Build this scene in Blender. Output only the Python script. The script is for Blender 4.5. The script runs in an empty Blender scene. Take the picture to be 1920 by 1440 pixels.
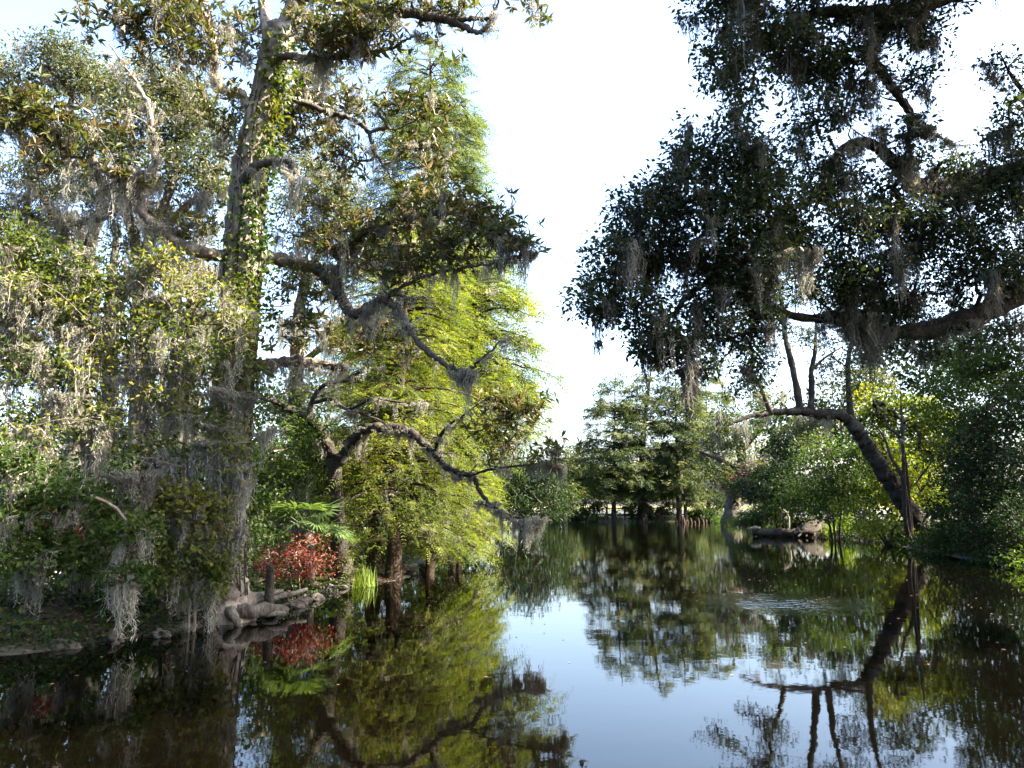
import bpy, bmesh, math, random
import numpy as np
from mathutils import Vector

random.seed(5)
rng = np.random.default_rng(11)
S = bpy.context.scene
COL = S.collection

# ------------------------------------------------------------------ camera, light, exposure
FPX, HOR, CAMH = 1450.0, 945.0, 2.0            # focal length in photo pixels, horizon row, eye height
PITCH = math.atan((HOR - 720) / FPX)
cd = bpy.data.cameras.new('camera'); cam = bpy.data.objects.new('camera', cd); COL.objects.link(cam)
cd.sensor_width = 36; cd.lens = 36 * FPX / 1920
cd.clip_start = 0.1; cd.clip_end = 3000
cam.location = (0, 0, CAMH); cam.rotation_euler = (math.pi / 2 + PITCH, 0, 0)
S.camera = cam

SUN_AZ, SUN_EL = math.radians(101), math.radians(41)      # azimuth clockwise from the view direction (+Y)
SV = Vector((math.sin(SUN_AZ) * math.cos(SUN_EL), math.cos(SUN_AZ) * math.cos(SUN_EL), math.sin(SUN_EL)))
W = bpy.data.worlds.new('World'); S.world = W; W.use_nodes = True
nt = W.node_tree; bg = nt.nodes['Background']
sky = nt.nodes.new('ShaderNodeTexSky'); sky.sky_type = 'NISHITA'; sky.sun_disc = False
sky.sun_elevation = SUN_EL; sky.sun_rotation = SUN_AZ
sky.air_density = 1.0; sky.dust_density = 4.0; sky.ozone_density = 2.2
nt.links.new(sky.outputs[0], bg.inputs[0]); bg.inputs[1].default_value = 0.092
sd = bpy.data.lights.new('sun', 'SUN'); sun = bpy.data.objects.new('sun', sd); COL.objects.link(sun)
sd.energy = 5.0; sd.angle = math.radians(0.5); sd.color = (1.0, 0.89, 0.71)
sun.rotation_euler = (-SV).to_track_quat('-Z', 'Y').to_euler(); sun.location = (60, 0, 60)
S.view_settings.view_transform = 'Standard'; S.view_settings.look = 'None'
S.view_settings.exposure = 3.3; S.view_settings.gamma = 1.0
S.render.engine = 'CYCLES'
S.cycles.max_bounces = 6; S.cycles.diffuse_bounces = 3; S.cycles.glossy_bounces = 3
S.cycles.transmission_bounces = 4; S.cycles.transparent_max_bounces = 4
S.cycles.caustics_reflective = False; S.cycles.caustics_refractive = False

# ------------------------------------------------------------------ picture <-> place
cp, sp = math.cos(PITCH), math.sin(PITCH)
def ray(px, py):
    X = (px - 960) / FPX; v = (720 - py) / FPX
    return np.array([X, cp - v * sp, sp + v * cp])
DS = 1.0                                                  # depth scale for things given at nominal distances
def at(px, py, Y):
    d = ray(px, py); Y = Y * DS; return np.array([0, 0, CAMH]) + d * (Y / d[1])
def onz(px, py, z=0.0):
    d = ray(px, py); return np.array([0, 0, CAMH]) + d * ((z - CAMH) / d[2])
def mpp(Y): return Y * DS / FPX                                # metres per photo pixel at distance Y
def unit(a): return a / np.maximum(np.linalg.norm(a, axis=-1, keepdims=True), 1e-9)

# ------------------------------------------------------------------ materials
def newmat(name):
    m = bpy.data.materials.new(name); m.use_nodes = True
    n = m.node_tree.nodes; l = m.node_tree.links
    return m, n, l, n['Principled BSDF'], n['Material Output']
ALB = .62                                                 # overall paleness of bark, leaf, soil and moss colours
def ramp(n, stops):
    r = n.new('ShaderNodeValToRGB'); e = r.color_ramp.elements
    while len(e) < len(stops): e.new(0.5)
    for k, (p, c) in enumerate(stops): e[k].position = p; e[k].color = (*[q if max(c) >= 1 else q * ALB for q in c], 1)
    return r
def leafmat(name, cols, trans, tfac=0.35, rough=0.45, back=None, spec=0.5):
    m, n, l, b, out = newmat(name)
    a = n.new('ShaderNodeAttribute'); a.attribute_name = 'rnd'
    k = len(cols); r = ramp(n, [(i / max(1, k - 1), c) for i, c in enumerate(cols)])
    l.new(a.outputs['Fac'], r.inputs[0]); col = r.outputs[0]
    if back:
        g = n.new('ShaderNodeNewGeometry'); mx = n.new('ShaderNodeMix'); mx.data_type = 'RGBA'
        l.new(g.outputs['Backfacing'], mx.inputs[0]); l.new(col, mx.inputs[6]); mx.inputs[7].default_value = (*[q * ALB for q in back], 1)
        col = mx.outputs[2]
    l.new(col, b.inputs['Base Color']); b.inputs['Roughness'].default_value = rough
    b.inputs['Specular IOR Level'].default_value = spec * .45
    t = n.new('ShaderNodeBsdfTranslucent')
    m2 = n.new('ShaderNodeMix'); m2.data_type = 'RGBA'; m2.blend_type = 'MULTIPLY'; m2.inputs[0].default_value = 1
    hsv = n.new('ShaderNodeHueSaturation'); hsv.inputs['Value'].default_value = trans[3] if len(trans) > 3 else 2.4
    l.new(r.outputs[0], hsv.inputs['Color']); l.new(hsv.outputs[0], m2.inputs[6]); m2.inputs[7].default_value = (*trans[:3], 1)
    l.new(m2.outputs[2], t.inputs[0])
    ms = n.new('ShaderNodeMixShader'); ms.inputs[0].default_value = tfac
    l.new(b.outputs[0], ms.inputs[1]); l.new(t.outputs[0], ms.inputs[2]); l.new(ms.outputs[0], out.inputs[0])
    return m
def barkmat(name, c1, c2, c3, scale=6, bump=0.03, zs=0.25):
    m, n, l, b, out = newmat(name)
    tc = n.new('ShaderNodeTexCoord'); mp = n.new('ShaderNodeMapping'); mp.inputs['Scale'].default_value = (1, 1, zs)
    l.new(tc.outputs['Object'], mp.inputs[0])
    n1 = n.new('ShaderNodeTexNoise'); n1.inputs['Scale'].default_value = scale * 3; n1.inputs['Detail'].default_value = 6
    l.new(mp.outputs[0], n1.inputs[0])
    n2 = n.new('ShaderNodeTexNoise'); n2.inputs['Scale'].default_value = 1.7; n2.inputs['Detail'].default_value = 5
    l.new(tc.outputs['Object'], n2.inputs[0])
    r1 = ramp(n, [(0.3, c1), (0.7, c2)]); l.new(n1.outputs[0], r1.inputs[0])
    r2 = ramp(n, [(0.5, (0, 0, 0)), (0.62, (1, 1, 1))]); l.new(n2.outputs[0], r2.inputs[0])
    mx = n.new('ShaderNodeMix'); mx.data_type = 'RGBA'; l.new(r2.outputs[0], mx.inputs[0]); l.new(r1.outputs[0], mx.inputs[6])
    mx.inputs[7].default_value = (*[q * ALB for q in c3], 1); l.new(mx.outputs[2], b.inputs['Base Color'])
    b.inputs['Roughness'].default_value = 0.9; b.inputs['Specular IOR Level'].default_value = 0.2
    bp = n.new('ShaderNodeBump'); bp.inputs['Distance'].default_value = bump; bp.inputs['Strength'].default_value = 1
    l.new(n1.outputs[0], bp.inputs['Height']); l.new(bp.outputs[0], b.inputs['Normal'])
    return m
def plainmat(name, c1, c2, scale=8, rough=0.85, bump=0.01):
    m, n, l, b, out = newmat(name)
    tc = n.new('ShaderNodeTexCoord'); n1 = n.new('ShaderNodeTexNoise'); n1.inputs['Scale'].default_value = scale; n1.inputs['Detail'].default_value = 7
    l.new(tc.outputs['Object'], n1.inputs[0]); r = ramp(n, [(0.35, c1), (0.65, c2)]); l.new(n1.outputs[0], r.inputs[0])
    l.new(r.outputs[0], b.inputs['Base Color']); b.inputs['Roughness'].default_value = rough
    bp = n.new('ShaderNodeBump'); bp.inputs['Distance'].default_value = bump; l.new(n1.outputs[0], bp.inputs['Height']); l.new(bp.outputs[0], b.inputs['Normal'])
    return m

M = {}
M['magnolia'] = leafmat('magnolia leaf', [(0.035, 0.055, 0.018), (0.07, 0.09, 0.025), (0.17, 0.16, 0.04)], (1.0, 0.95, 0.35, 2.0), 0.28, 0.35, spec=.35, back=(0.15, 0.105, 0.04))
M['oak'] = leafmat('live oak leaf', [(0.022, 0.034, 0.02), (0.04, 0.055, 0.026), (0.1, 0.12, 0.045)], (0.9, 1.0, 0.4, 1.9), 0.28, 0.42, spec=.3)
M['farleaf'] = leafmat('grey green oak leaf', [(0.05, 0.066, 0.03), (0.095, 0.108, 0.046), (0.2, 0.19, 0.085)], (0.9, 1.0, 0.45, 1.8), 0.3, 0.4)
M['cypress'] = leafmat('cypress needle spray', [(0.045, 0.072, 0.014), (0.12, 0.155, 0.026), (0.27, 0.27, 0.05)], (1.0, 1.0, 0.3, 2.4), 0.45, 0.6)
M['softcypress'] = leafmat('high cypress needle spray', [(0.045, 0.075, 0.026), (0.1, 0.135, 0.042), (0.2, 0.22, 0.075)], (1.0, 1.0, 0.5, 2.0), 0.4, 0.6)
M['farcypress'] = leafmat('far cypress needle', [(0.032, 0.058, 0.024), (0.062, 0.088, 0.029), (0.17, 0.175, 0.045)], (1.0, 1.0, 0.35, 2.0), 0.35, 0.6)
M['shrub'] = leafmat('understory leaf', [(0.04, 0.066, 0.018), (0.095, 0.125, 0.03), (0.27, 0.25, 0.06)], (1.0, 1.0, 0.3, 2.2), 0.4, 0.45, spec=.3)
M['sunny'] = leafmat('yellow green leaf', [(0.08, 0.12, 0.015), (0.15, 0.19, 0.02), (0.27, 0.27, 0.03)], (1.0, 1.0, 0.25, 2.2), 0.42, 0.45)
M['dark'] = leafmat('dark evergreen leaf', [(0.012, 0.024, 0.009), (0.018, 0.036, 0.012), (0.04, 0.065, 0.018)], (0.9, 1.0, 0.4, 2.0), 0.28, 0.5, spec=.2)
M['mid'] = leafmat('mid green leaf', [(0.035, 0.065, 0.018), (0.055, 0.09, 0.022), (0.1, 0.13, 0.03)], (0.9, 1.0, 0.3, 2.2), 0.4, 0.5, spec=.25)
M['ivy'] = leafmat('ivy leaf', [(0.035, 0.07, 0.015), (0.07, 0.11, 0.02), (0.17, 0.16, 0.03)], (1.0, 1.0, 0.25, 2.0), 0.35, 0.4)
M['red'] = leafmat('red leaf', [(0.13, 0.02, 0.016), (0.21, 0.04, 0.028), (0.24, 0.09, 0.05), (0.06, 0.075, 0.02)], (1.0, 0.6, 0.5, 2.0), 0.35, 0.45)
M['pink'] = leafmat('pink blossom', [(0.28, 0.05, 0.12), (0.4, 0.13, 0.18)], (1.0, 0.7, 0.8, 1.5), 0.35, 0.6)
M['palm'] = leafmat('palmetto blade', [(0.06, 0.11, 0.04), (0.09, 0.15, 0.05), (0.15, 0.2, 0.07)], (1.0, 1.0, 0.4, 2.0), 0.35, 0.35)
M['grass'] = leafmat('shore grass', [(0.1, 0.18, 0.02), (0.15, 0.24, 0.03), (0.22, 0.26, 0.05)], (1.0, 1.0, 0.3, 2.2), 0.45, 0.5)
M['litter'] = leafmat('dead leaf', [(0.13, 0.075, 0.04), (0.24, 0.14, 0.08), (0.34, 0.2, 0.13)], (1.0, 0.8, 0.6, 1.3), 0.15, 0.7)
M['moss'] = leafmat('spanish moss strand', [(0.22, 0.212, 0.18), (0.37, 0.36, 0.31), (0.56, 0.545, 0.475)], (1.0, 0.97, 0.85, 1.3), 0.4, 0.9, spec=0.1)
M['mossdark'] = leafmat('shaded spanish moss strand', [(0.14, 0.137, 0.115), (0.23, 0.222, 0.19), (0.36, 0.345, 0.3)], (1.0, 0.97, 0.85, 1.3), 0.35, 0.9, spec=0.1)  # darker copy of the moss, with shade put into its colour
M['bark_pale'] = barkmat('pale grey bark', (0.08, 0.064, 0.052), (0.27, 0.235, 0.2), (0.48, 0.43, 0.37), 6, 0.03)
M['bark_oak'] = barkmat('oak bark', (0.05, 0.042, 0.035), (0.13, 0.11, 0.09), (0.17, 0.155, 0.125), 7, 0.04)
M['bark_cypress'] = barkmat('cypress bark', (0.025, 0.017, 0.012), (0.09, 0.055, 0.036), (0.07, 0.052, 0.04), 9, 0.03, 0.08)
M['bark_dark'] = barkmat('dark bark', (0.02, 0.017, 0.014), (0.06, 0.05, 0.04), (0.085, 0.075, 0.055), 7, 0.05, 0.7)  # darkest of the bark colours
M['twig'] = barkmat('pale twig', (0.15, 0.12, 0.09), (0.28, 0.23, 0.18), (0.33, 0.29, 0.23), 8, 0.004)
M['rock'] = plainmat('shore rock', (0.02, 0.017, 0.014), (0.085, 0.07, 0.055), 5, 0.9, 0.04)
M['wood'] = plainmat('brown fence paint', (0.07, 0.025, 0.015), (0.12, 0.045, 0.025), 12, 0.7, 0.004)
M['plank'] = plainmat('weathered plank', (0.3, 0.25, 0.18), (0.5, 0.42, 0.32), 9, 0.8, 0.01)

# ------------------------------------------------------------------ mesh building
class MB:
    def __init__(s): s.v = []; s.q = []; s.r = []; s.n = 0; s.sm = []; s.mi = []; s.slot = 0
    def add(s, v, q, r, smooth=False):
        if len(q) == 0: return
        s.v.append(np.asarray(v, float).reshape(-1, 3)); s.q.append(np.asarray(q, np.int64) + s.n)
        s.r.append(np.broadcast_to(np.asarray(r, float), (len(q),)).copy()); s.sm.append(np.full(len(q), smooth)); s.mi.append(np.full(len(q), s.slot)); s.n += len(s.v[-1])
    def build(s, name, mat, parent=None, origin=None):
        if not s.v: return None
        v = np.concatenate(s.v); q = np.concatenate(s.q); r = np.concatenate(s.r); sm = np.concatenate(s.sm)
        if origin is not None: v = v - np.asarray(origin)
        me = bpy.data.meshes.new(name)
        me.vertices.add(len(v)); me.vertices.foreach_set('co', v.astype(np.float32).ravel())
        me.loops.add(len(q) * 4); me.loops.foreach_set('vertex_index', q.astype(np.int32).ravel())
        me.polygons.add(len(q)); me.polygons.foreach_set('loop_start', np.arange(0, len(q) * 4, 4, dtype=np.int32))
        me.polygons.foreach_set('use_smooth', sm)
        a = me.attributes.new('rnd', 'FLOAT', 'FACE'); a.data.foreach_set('value', r.astype(np.float32))
        if isinstance(mat, (list, tuple)): me.polygons.foreach_set('material_index', np.concatenate(s.mi).astype(np.int32))
        me.update(calc_edges=True)
        for m_ in (mat if isinstance(mat, (list, tuple)) else [mat]): me.materials.append(m_)
        o = bpy.data.objects.new(name, me); COL.objects.link(o)
        if parent is not None: o.parent = parent
        return o
def tag(o, label, cat, group=None, kind=None):
    if label: o['label'] = label
    if cat: o['category'] = cat
    if group: o['group'] = group
    if kind: o['kind'] = kind
    return o
def thing(name, loc, label, cat, group=None):
    o = bpy.data.objects.new(name, None); COL.objects.link(o); o.location = Vector([float(c) for c in loc]); o.empty_display_size = 0.3
    return tag(o, label, cat, group)
def catmull(P, n):
    P = np.asarray(P, float); A = np.vstack([2 * P[0] - P[1], P, 2 * P[-1] - P[-2]])
    t = np.linspace(0, 1, n, endpoint=False)[:, None]; out = []
    for i in range(1, len(A) - 2):
        a, b, c, d = A[i - 1], A[i], A[i + 1], A[i + 2]
        out.append(0.5 * (2 * b + (c - a) * t + (2 * a - 5 * b + 4 * c - d) * t ** 2 + (3 * b - a - 3 * c + d) * t ** 3))
    out.append(A[-2][None]); return np.concatenate(out)
def tube(mb, P, R, k=8, lump=0.08, rnd=0.5, flute=0.0):
    P = np.asarray(P, float); R = np.asarray(R, float); n = len(P)
    if R[-1] > .02:
        d = unit(P[-1] - P[-2]); P = np.vstack([P, P[-1] + d * R[-1] * .25, P[-1] + d * R[-1] * .4]); R = np.concatenate([R, [R[-1] * .7, R[-1] * .02]])
        if np.ndim(flute): flute = np.concatenate([flute, [0, 0]])
    if R[0] > .02:
        d = unit(P[0] - P[1]); P = np.vstack([P[0] + d * R[0] * .4, P[0] + d * R[0] * .25, P]); R = np.concatenate([[R[0] * .02, R[0] * .7], R])
        if np.ndim(flute): flute = np.concatenate([[0, 0], flute])
    n = len(P); T = unit(np.gradient(P, axis=0)); ax = np.eye(3)[np.argmin(np.abs(T).max(0))]
    U = unit(np.cross(T, ax)); V = np.cross(T, U); a = np.linspace(0, 2 * np.pi, k, endpoint=False)
    rr = R[:, None] * (1 + lump * rng.standard_normal((n, k)))
    if np.ndim(flute) or flute: rr = rr * (1 + np.reshape(flute, (-1, 1)) * np.cos(5 * a + 0.7)[None])
    v = P[:, None] + (U[:, None] * np.cos(a)[None, :, None] + V[:, None] * np.sin(a)[None, :, None]) * rr[..., None]
    i = np.arange(n - 1)[:, None] * k; j = np.arange(k)[None]; j2 = (j + 1) % k
    q = np.stack([i + j, i + j2, i + k + j2, i + k + j], -1).reshape(-1, 4)
    mb.add(v.reshape(-1, 3), q, rnd, True)
def edges(mb, A, B, ra, rb, sag=0.08):
    A = np.asarray(A); B = np.asarray(B); E = len(A)
    if E == 0: return
    L = np.linalg.norm(B - A, axis=1)[:, None]
    mid1 = A * .67 + B * .33 + rng.standard_normal((E, 3)) * L * sag; mid2 = A * .33 + B * .67 + rng.standard_normal((E, 3)) * L * sag
    P = np.stack([A, mid1, mid2, B], 1); R = np.stack([ra, ra * .67 + rb * .33, ra * .33 + rb * .67, rb], 1)
    T = unit(B - A); ax = np.where(np.abs(T[:, 2:3]) < .8, np.array([[0, 0, 1.]]), np.array([[1., 0, 0]]))
    U = unit(np.cross(T, ax)); V = np.cross(T, U); a = np.linspace(0, 2 * np.pi, 4, endpoint=False)
    off = U[:, None, None] * np.cos(a)[None, None, :, None] + V[:, None, None] * np.sin(a)[None, None, :, None]
    v = P[:, :, None] + off * R[:, :, None, None]
    e = np.arange(E)[:, None, None] * 16; i = np.arange(3)[None, :, None] * 4; j = np.arange(4)[None, None]; j2 = (j + 1) % 4
    q = np.stack(np.broadcast_arrays(e + i + j, e + i + j2, e + i + 4 + j2, e + i + 4 + j), -1).reshape(-1, 4)
    mb.add(v.reshape(-1, 3), q, .5, True)
def leaves(mb, p, d, n, L, Wd, rnd, fold=0.12, droop=0.1):
    """kite-shaped leaf blades: base p, axis d, upper side n"""
    d = unit(d); s = unit(np.cross(d, n)); n = np.cross(s, d); N = len(p)
    L = np.broadcast_to(L, (N,))[:, None]; Wd = np.broadcast_to(Wd, (N,))[:, None]
    m = p + d * L * .45 + n * Wd * fold
    v = np.stack([p, m + s * Wd * .5, p + d * L - n * L * droop, m - s * Wd * .5], 1)
    mb.add(v.reshape(-1, 3), np.arange(N * 4).reshape(-1, 4), rnd)
def upn(N, spread): return unit(np.array([0, 0, 1.]) + rng.standard_normal((N, 3)) * spread)
def patchrnd(p, s=0.8, amp=0.35):
    ph = np.sin(p[:, 0] * s * 2.1 + 1.3 * np.sin(p[:, 2] * s * 1.7)) * np.cos(p[:, 2] * s * 1.9 + p[:, 1] * s * 1.3)
    return np.clip(0.42 + amp * ph + rng.normal(0, .2, len(p)), 0, 1)
def scatter(mb, C, n, cr, L, Wd, flat=.75, nsp=.7, droop=-.15, hv=.25):
    N = len(C) * n; c = np.repeat(C, n, 0); g = rng.standard_normal((N, 3)) * np.array([1, 1, flat])
    g = unit(g) * (rng.random((N, 1)) ** .45) * np.array([1, 1, flat]); p = c + g * np.repeat(np.broadcast_to(cr, (len(C),)), n)[:, None] * 1.35
    d = unit(g + rng.standard_normal((N, 3)) * .6 + np.array([0, 0, droop]))
    k = rng.uniform(1 - hv, 1 + hv, N)
    leaves(mb, p, d, upn(N, nsp), L * k, Wd * k, patchrnd(p))
def rosettes(mb, C, n, cr, L, Wd, k=9):
    N = len(C) * n; c = np.repeat(C, n, 0) + np.clip(rng.standard_normal((N, 3)), -1.5, 1.5) * cr * np.array([1, 1, .75])
    ax = unit(np.array([0, 0, .55]) + (c - np.repeat(C, n, 0)) / cr * .45 + rng.standard_normal((N, 3)) * .5)
    u = unit(np.cross(ax, rng.standard_normal((N, 3)))); w = np.cross(ax, u)
    a = np.arange(k) * 2.4 + rng.random((N, 1)) * 6.28 + rng.normal(0, .35, (N, k)); tilt = rng.uniform(-.25, 1.25, (N, k))
    rad = u[:, None] * np.cos(a)[..., None] + w[:, None] * np.sin(a)[..., None]
    d = rad * np.cos(tilt)[..., None] + ax[:, None] * np.sin(tilt)[..., None] * .9
    nn = ax[:, None] * np.cos(tilt)[..., None] - rad * np.sin(tilt)[..., None]
    p = np.repeat(c, k, 0); d = d.reshape(-1, 3); nn = nn.reshape(-1, 3); kk = rng.uniform(.5, 1.2, len(p))
    leaves(mb, p, d, nn + rng.standard_normal(nn.shape) * .35, L * kk, Wd * kk * rng.uniform(.75, 1.15, len(p)), np.clip(rng.normal(.42, .25, len(p)), 0, 1), .12, .12)
def sprays(mb, p, d, SL, m, LL, LW, droop=.3):
    """feathery flat sprays: axis p->p+d*SL, m leaflets on each side"""
    N = len(p); SL = np.broadcast_to(SL, (N,)); d = unit(d); nn = upn(N, .35); s = unit(np.cross(d, nn)); nn = np.cross(s, d)
    t = (np.arange(m) + .5) / m; side = np.array([-1., 1.])
    base = p[:, None] + d[:, None] * (SL[:, None] * t)[..., None] - np.array([0, 0, 1.]) * (droop * SL[:, None] * t ** 2)[..., None]
    base = np.repeat(base[:, :, None], 2, 2); dd = d[:, None, None] * .75 + s[:, None, None] * side[None, None, :, None] + np.array([0, 0, -.25])
    dd = np.broadcast_to(dd, base.shape); k = (1.1 - .6 * t)[None, :, None] * rng.uniform(.7, 1.3, (N, m, 2))
    r0 = np.repeat(patchrnd(p, .6, .3), m * 2)
    b = base.reshape(-1, 3); dv = dd.reshape(-1, 3) + rng.standard_normal(b.shape) * .22; kk = k.reshape(-1)
    leaves(mb, b, dv, np.repeat(nn, m * 2, 0) + rng.standard_normal(b.shape) * .3, LL * kk, LW * kk, np.clip(r0 + rng.normal(0, .08, len(b)), 0, 1), 0.05, .1)
def mossy(mb, A, L, spread=.1, n=30, w=.012, curl=1.0, lean=None, hair=True):
    """beards of hanging grey strands below the anchor points A"""
    A = np.asarray(A, float).reshape(-1, 3); L = np.broadcast_to(np.asarray(L, float), (len(A),)); Na = len(A)
    if Na == 0: return
    nr = 7; n = max(nr, int(n * 2.1) // nr * nr); w = w * 1.4; sg = 7; N = Na * n
    sp_ = np.broadcast_to(spread, (Na,)) * 1.25
    gr = rng.standard_normal((Na * nr, 3)) * np.array([1, 1, .3]) * np.repeat(sp_, nr)[:, None]
    lr = np.repeat(L, nr) * np.clip(rng.beta(1.7, 1.5, Na * nr), .18, 1) * np.exp(-.5 * (gr[:, 0] ** 2 + gr[:, 1] ** 2) / np.repeat(sp_, nr) ** 2)
    m_ = n // nr; g = np.repeat(gr, m_, 0); st = np.repeat(A, n, 0) + g + rng.standard_normal((N, 3)) * np.array([1, 1, .3]) * (.012 + .16 * np.repeat(sp_, n))[:, None]
    ln = np.repeat(lr, m_) * rng.uniform(.35, 1.1, N); rw = np.cumsum(rng.standard_normal((Na * nr, sg + 1, 2)), 1) * .02
    t = np.linspace(0, 1, sg + 1)
    wander = np.cumsum(rng.standard_normal((N, sg + 1, 2)), 1) * .022 * curl * np.sqrt(ln)[:, None, None]
    wander = wander * .7 + np.repeat(rw, m_, 0) * np.sqrt(ln)[:, None, None]; wander -= wander[:, :1]
    P = np.empty((N, sg + 1, 3)); P[..., 2] = st[:, None, 2] - ln[:, None] * t
    P[..., :2] = st[:, None, :2] + wander - g[:, None, :2] * .55 * t[None, :, None]
    if lean is not None: P[..., :2] += np.asarray(lean)[None, None] * (ln[:, None] * t)[..., None]
    a = rng.random(N) * 6.28; s = np.stack([np.cos(a), np.sin(a) * .6, np.zeros(N)], 1)
    wd = w * rng.uniform(.6, 1.3, (N, 1)) * (1 - .75 * t)[None]
    l_, r_ = P - s[:, None] * wd[..., None] * .5, P + s[:, None] * wd[..., None] * .5
    v = np.stack([l_, r_], 2).reshape(-1, 3); b = (np.arange(N)[:, None] * (sg + 1) + np.arange(sg)[None]).reshape(-1) * 2
    q = np.stack([b, b + 1, b + 3, b + 2], 1); rn = np.repeat(np.clip(np.repeat(rng.normal(.5, .22, Na * nr), m_) + rng.normal(0, .14, N), 0, 1), sg)
    mb.add(v, q, rn)
    if hair:
        hb = P[:, 1:].reshape(-1, 3); d = rng.standard_normal(hb.shape) * np.array([1, 1, .3]) + np.array([0, 0, -1.1])
        hl = np.repeat(np.clip(ln * .16, .03, .11), sg) * rng.uniform(.5, 1.4, len(hb))
        leaves(mb, hb, d, rng.standard_normal(hb.shape), hl, w * .75, rn, 0, 0)

# ------------------------------------------------------------------ trees
class Tree:
    def __init__(s, name, label, cat, base, group=None, bark='bark_oak'):
        s.base = np.asarray(base, float); s.root = thing(name, s.base, label, cat, group); s.bark = M[bark]
        s.nodes = np.zeros((0, 3)); s.crown = MB(); s.moss = MB(); s.last = []; s.mossmat = 'moss'
    def limb(s, path, r, part='branch', sides=8, lump=.07, n=6, moss=0, ml=(.3, .9), wob=.0, flare=None, world=False, ms=.08, nm=26, bark=None):
        """path: (photo x, photo y, distance) triples or world points; r: radii along it"""
        P = [np.asarray(p, float) if world else at(*p) for p in path]
        C = catmull(P, n); t = np.linspace(0, 1, len(C)); rr = np.interp(t, np.linspace(0, 1, len(r)), r) * DS
        if wob: C[1:-1] += rng.standard_normal((len(C) - 2, 3)) * wob
        mb = MB(); fl = 0.0
        if flare: rr = rr * (1 + flare * np.exp(-t * len(C) / 5.)); fl = .16 * np.exp(-t * len(C) / 9.)
        if part == 'branch':
            tt = np.linspace(0, 6.28 * len(P), len(C)); rr = rr * (1 + .09 * np.sin(tt * 1.7 + len(P)) + .06 * np.sin(tt * 4.3))
            s.crown.slot = 1
            for k_ in range(int(np.linalg.norm(C[-1] - C[0]) * 2.2) + 1):
                i_ = rng.integers(3, len(C)); a_ = rng.random() * 6.28; l_ = rng.uniform(.12, .7); d_ = np.array([math.cos(a_), math.sin(a_), rng.uniform(-.2, .8)]); u_ = np.linspace(0, 1, 6)[:, None]
                q_ = C[i_] + d_ * l_ * u_ + np.cumsum(rng.standard_normal((6, 3)), 0) * l_ * .05 * (u_ > 0); r_ = min(rr[i_] * .4, .02); tube(s.crown, q_, np.linspace(r_, .003, 6), 5, .05)
            s.crown.slot = 0
        tube(mb, C, rr, sides, lump * 1.4, .5, fl); ob = mb.build(part, bark or s.bark, s.root, s.base)
        s.nodes = np.vstack([s.nodes, C]); s.last = C
        if moss:
            k = rng.integers(0, len(C), moss); A = C[k] + rng.standard_normal((moss, 3)) * rr[k][:, None] * .4 - np.array([0, 0, 1.]) * rr[k][:, None] * .6
            mm_ = MB(); mossy(mm_, A, rng.uniform(ml[0], ml[1], moss), ms, nm); mm_.build('hanging_moss', M[s.mossmat], ob, s.base)
        return C
    def blobs(s, B, dens=1.0):
        """clump centres inside ellipsoids (photo x, y, distance, rx px, ry px, rz m, count)"""
        out = []
        for (px, py, Y, rx, ry, rz, n) in B:
            c = at(px, py, Y); k = mpp(Y); n = max(1, int(round(n * dens)))
            g = unit(rng.standard_normal((n, 3))) * (rng.random((n, 1)) ** .4)
            out.append(c + g * np.array([rx * k, rz * DS, ry * k]))
        return np.concatenate(out)
    def grow(s, C, r0=.006, maxn=1500, sag=.1):
        """join clump centres to the skeleton by nearest-neighbour branching; thickness follows load"""
        C = np.asarray(C); n = len(C); base = s.nodes
        D = np.min(((C[:, None] - base[None]) ** 2).sum(-1), 1) if n * len(base) < 4e6 else ((C - base[0]) ** 2).sum(-1)
        order = np.argsort(D); pts = np.vstack([base, np.zeros((n, 3))]); m = len(base); par = np.full(m + n, -1)
        for i, ci in enumerate(order):
            c = C[ci]; dd = ((pts[:m + i] - c) ** 2).sum(1); dd[:m] *= .8
            par[m + i] = int(np.argmin(dd)); pts[m + i] = c
        load = np.ones(m + n)
        for i in range(m + n - 1, m - 1, -1):
            load[par[i]] += load[i] if par[i] >= m else 0
        ch = np.arange(m, m + n); rb = r0 * np.sqrt(load[ch]); pp = par[ch]
        ra = np.where(pp >= m, np.minimum(r0 * np.sqrt(load[np.maximum(pp, m)]), rb * 1.6), rb * 1.15)
        s.crown.slot = 1; edges(s.crown, pts[pp], pts[ch], ra, rb, sag); s.crown.slot = 0
        s.nodes = np.vstack([s.nodes, C])
    def drape(s, C, k, ml=(.3, 1.0), spread=.1, n=26, w=.012):
        if k <= 0: return
        A = C[rng.integers(0, len(C), k)]; mossy(s.moss, A, rng.uniform(ml[0], ml[1], k), spread, n, w)
    def done(s, leaf=None, moss='moss', twig=None, crown='crown'):
        s.crown.build(crown, [M[leaf], M[twig] if twig else s.bark], s.root, s.base)
        s.moss.build('moss', M[moss], s.root, s.base)
        return s.root

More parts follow.
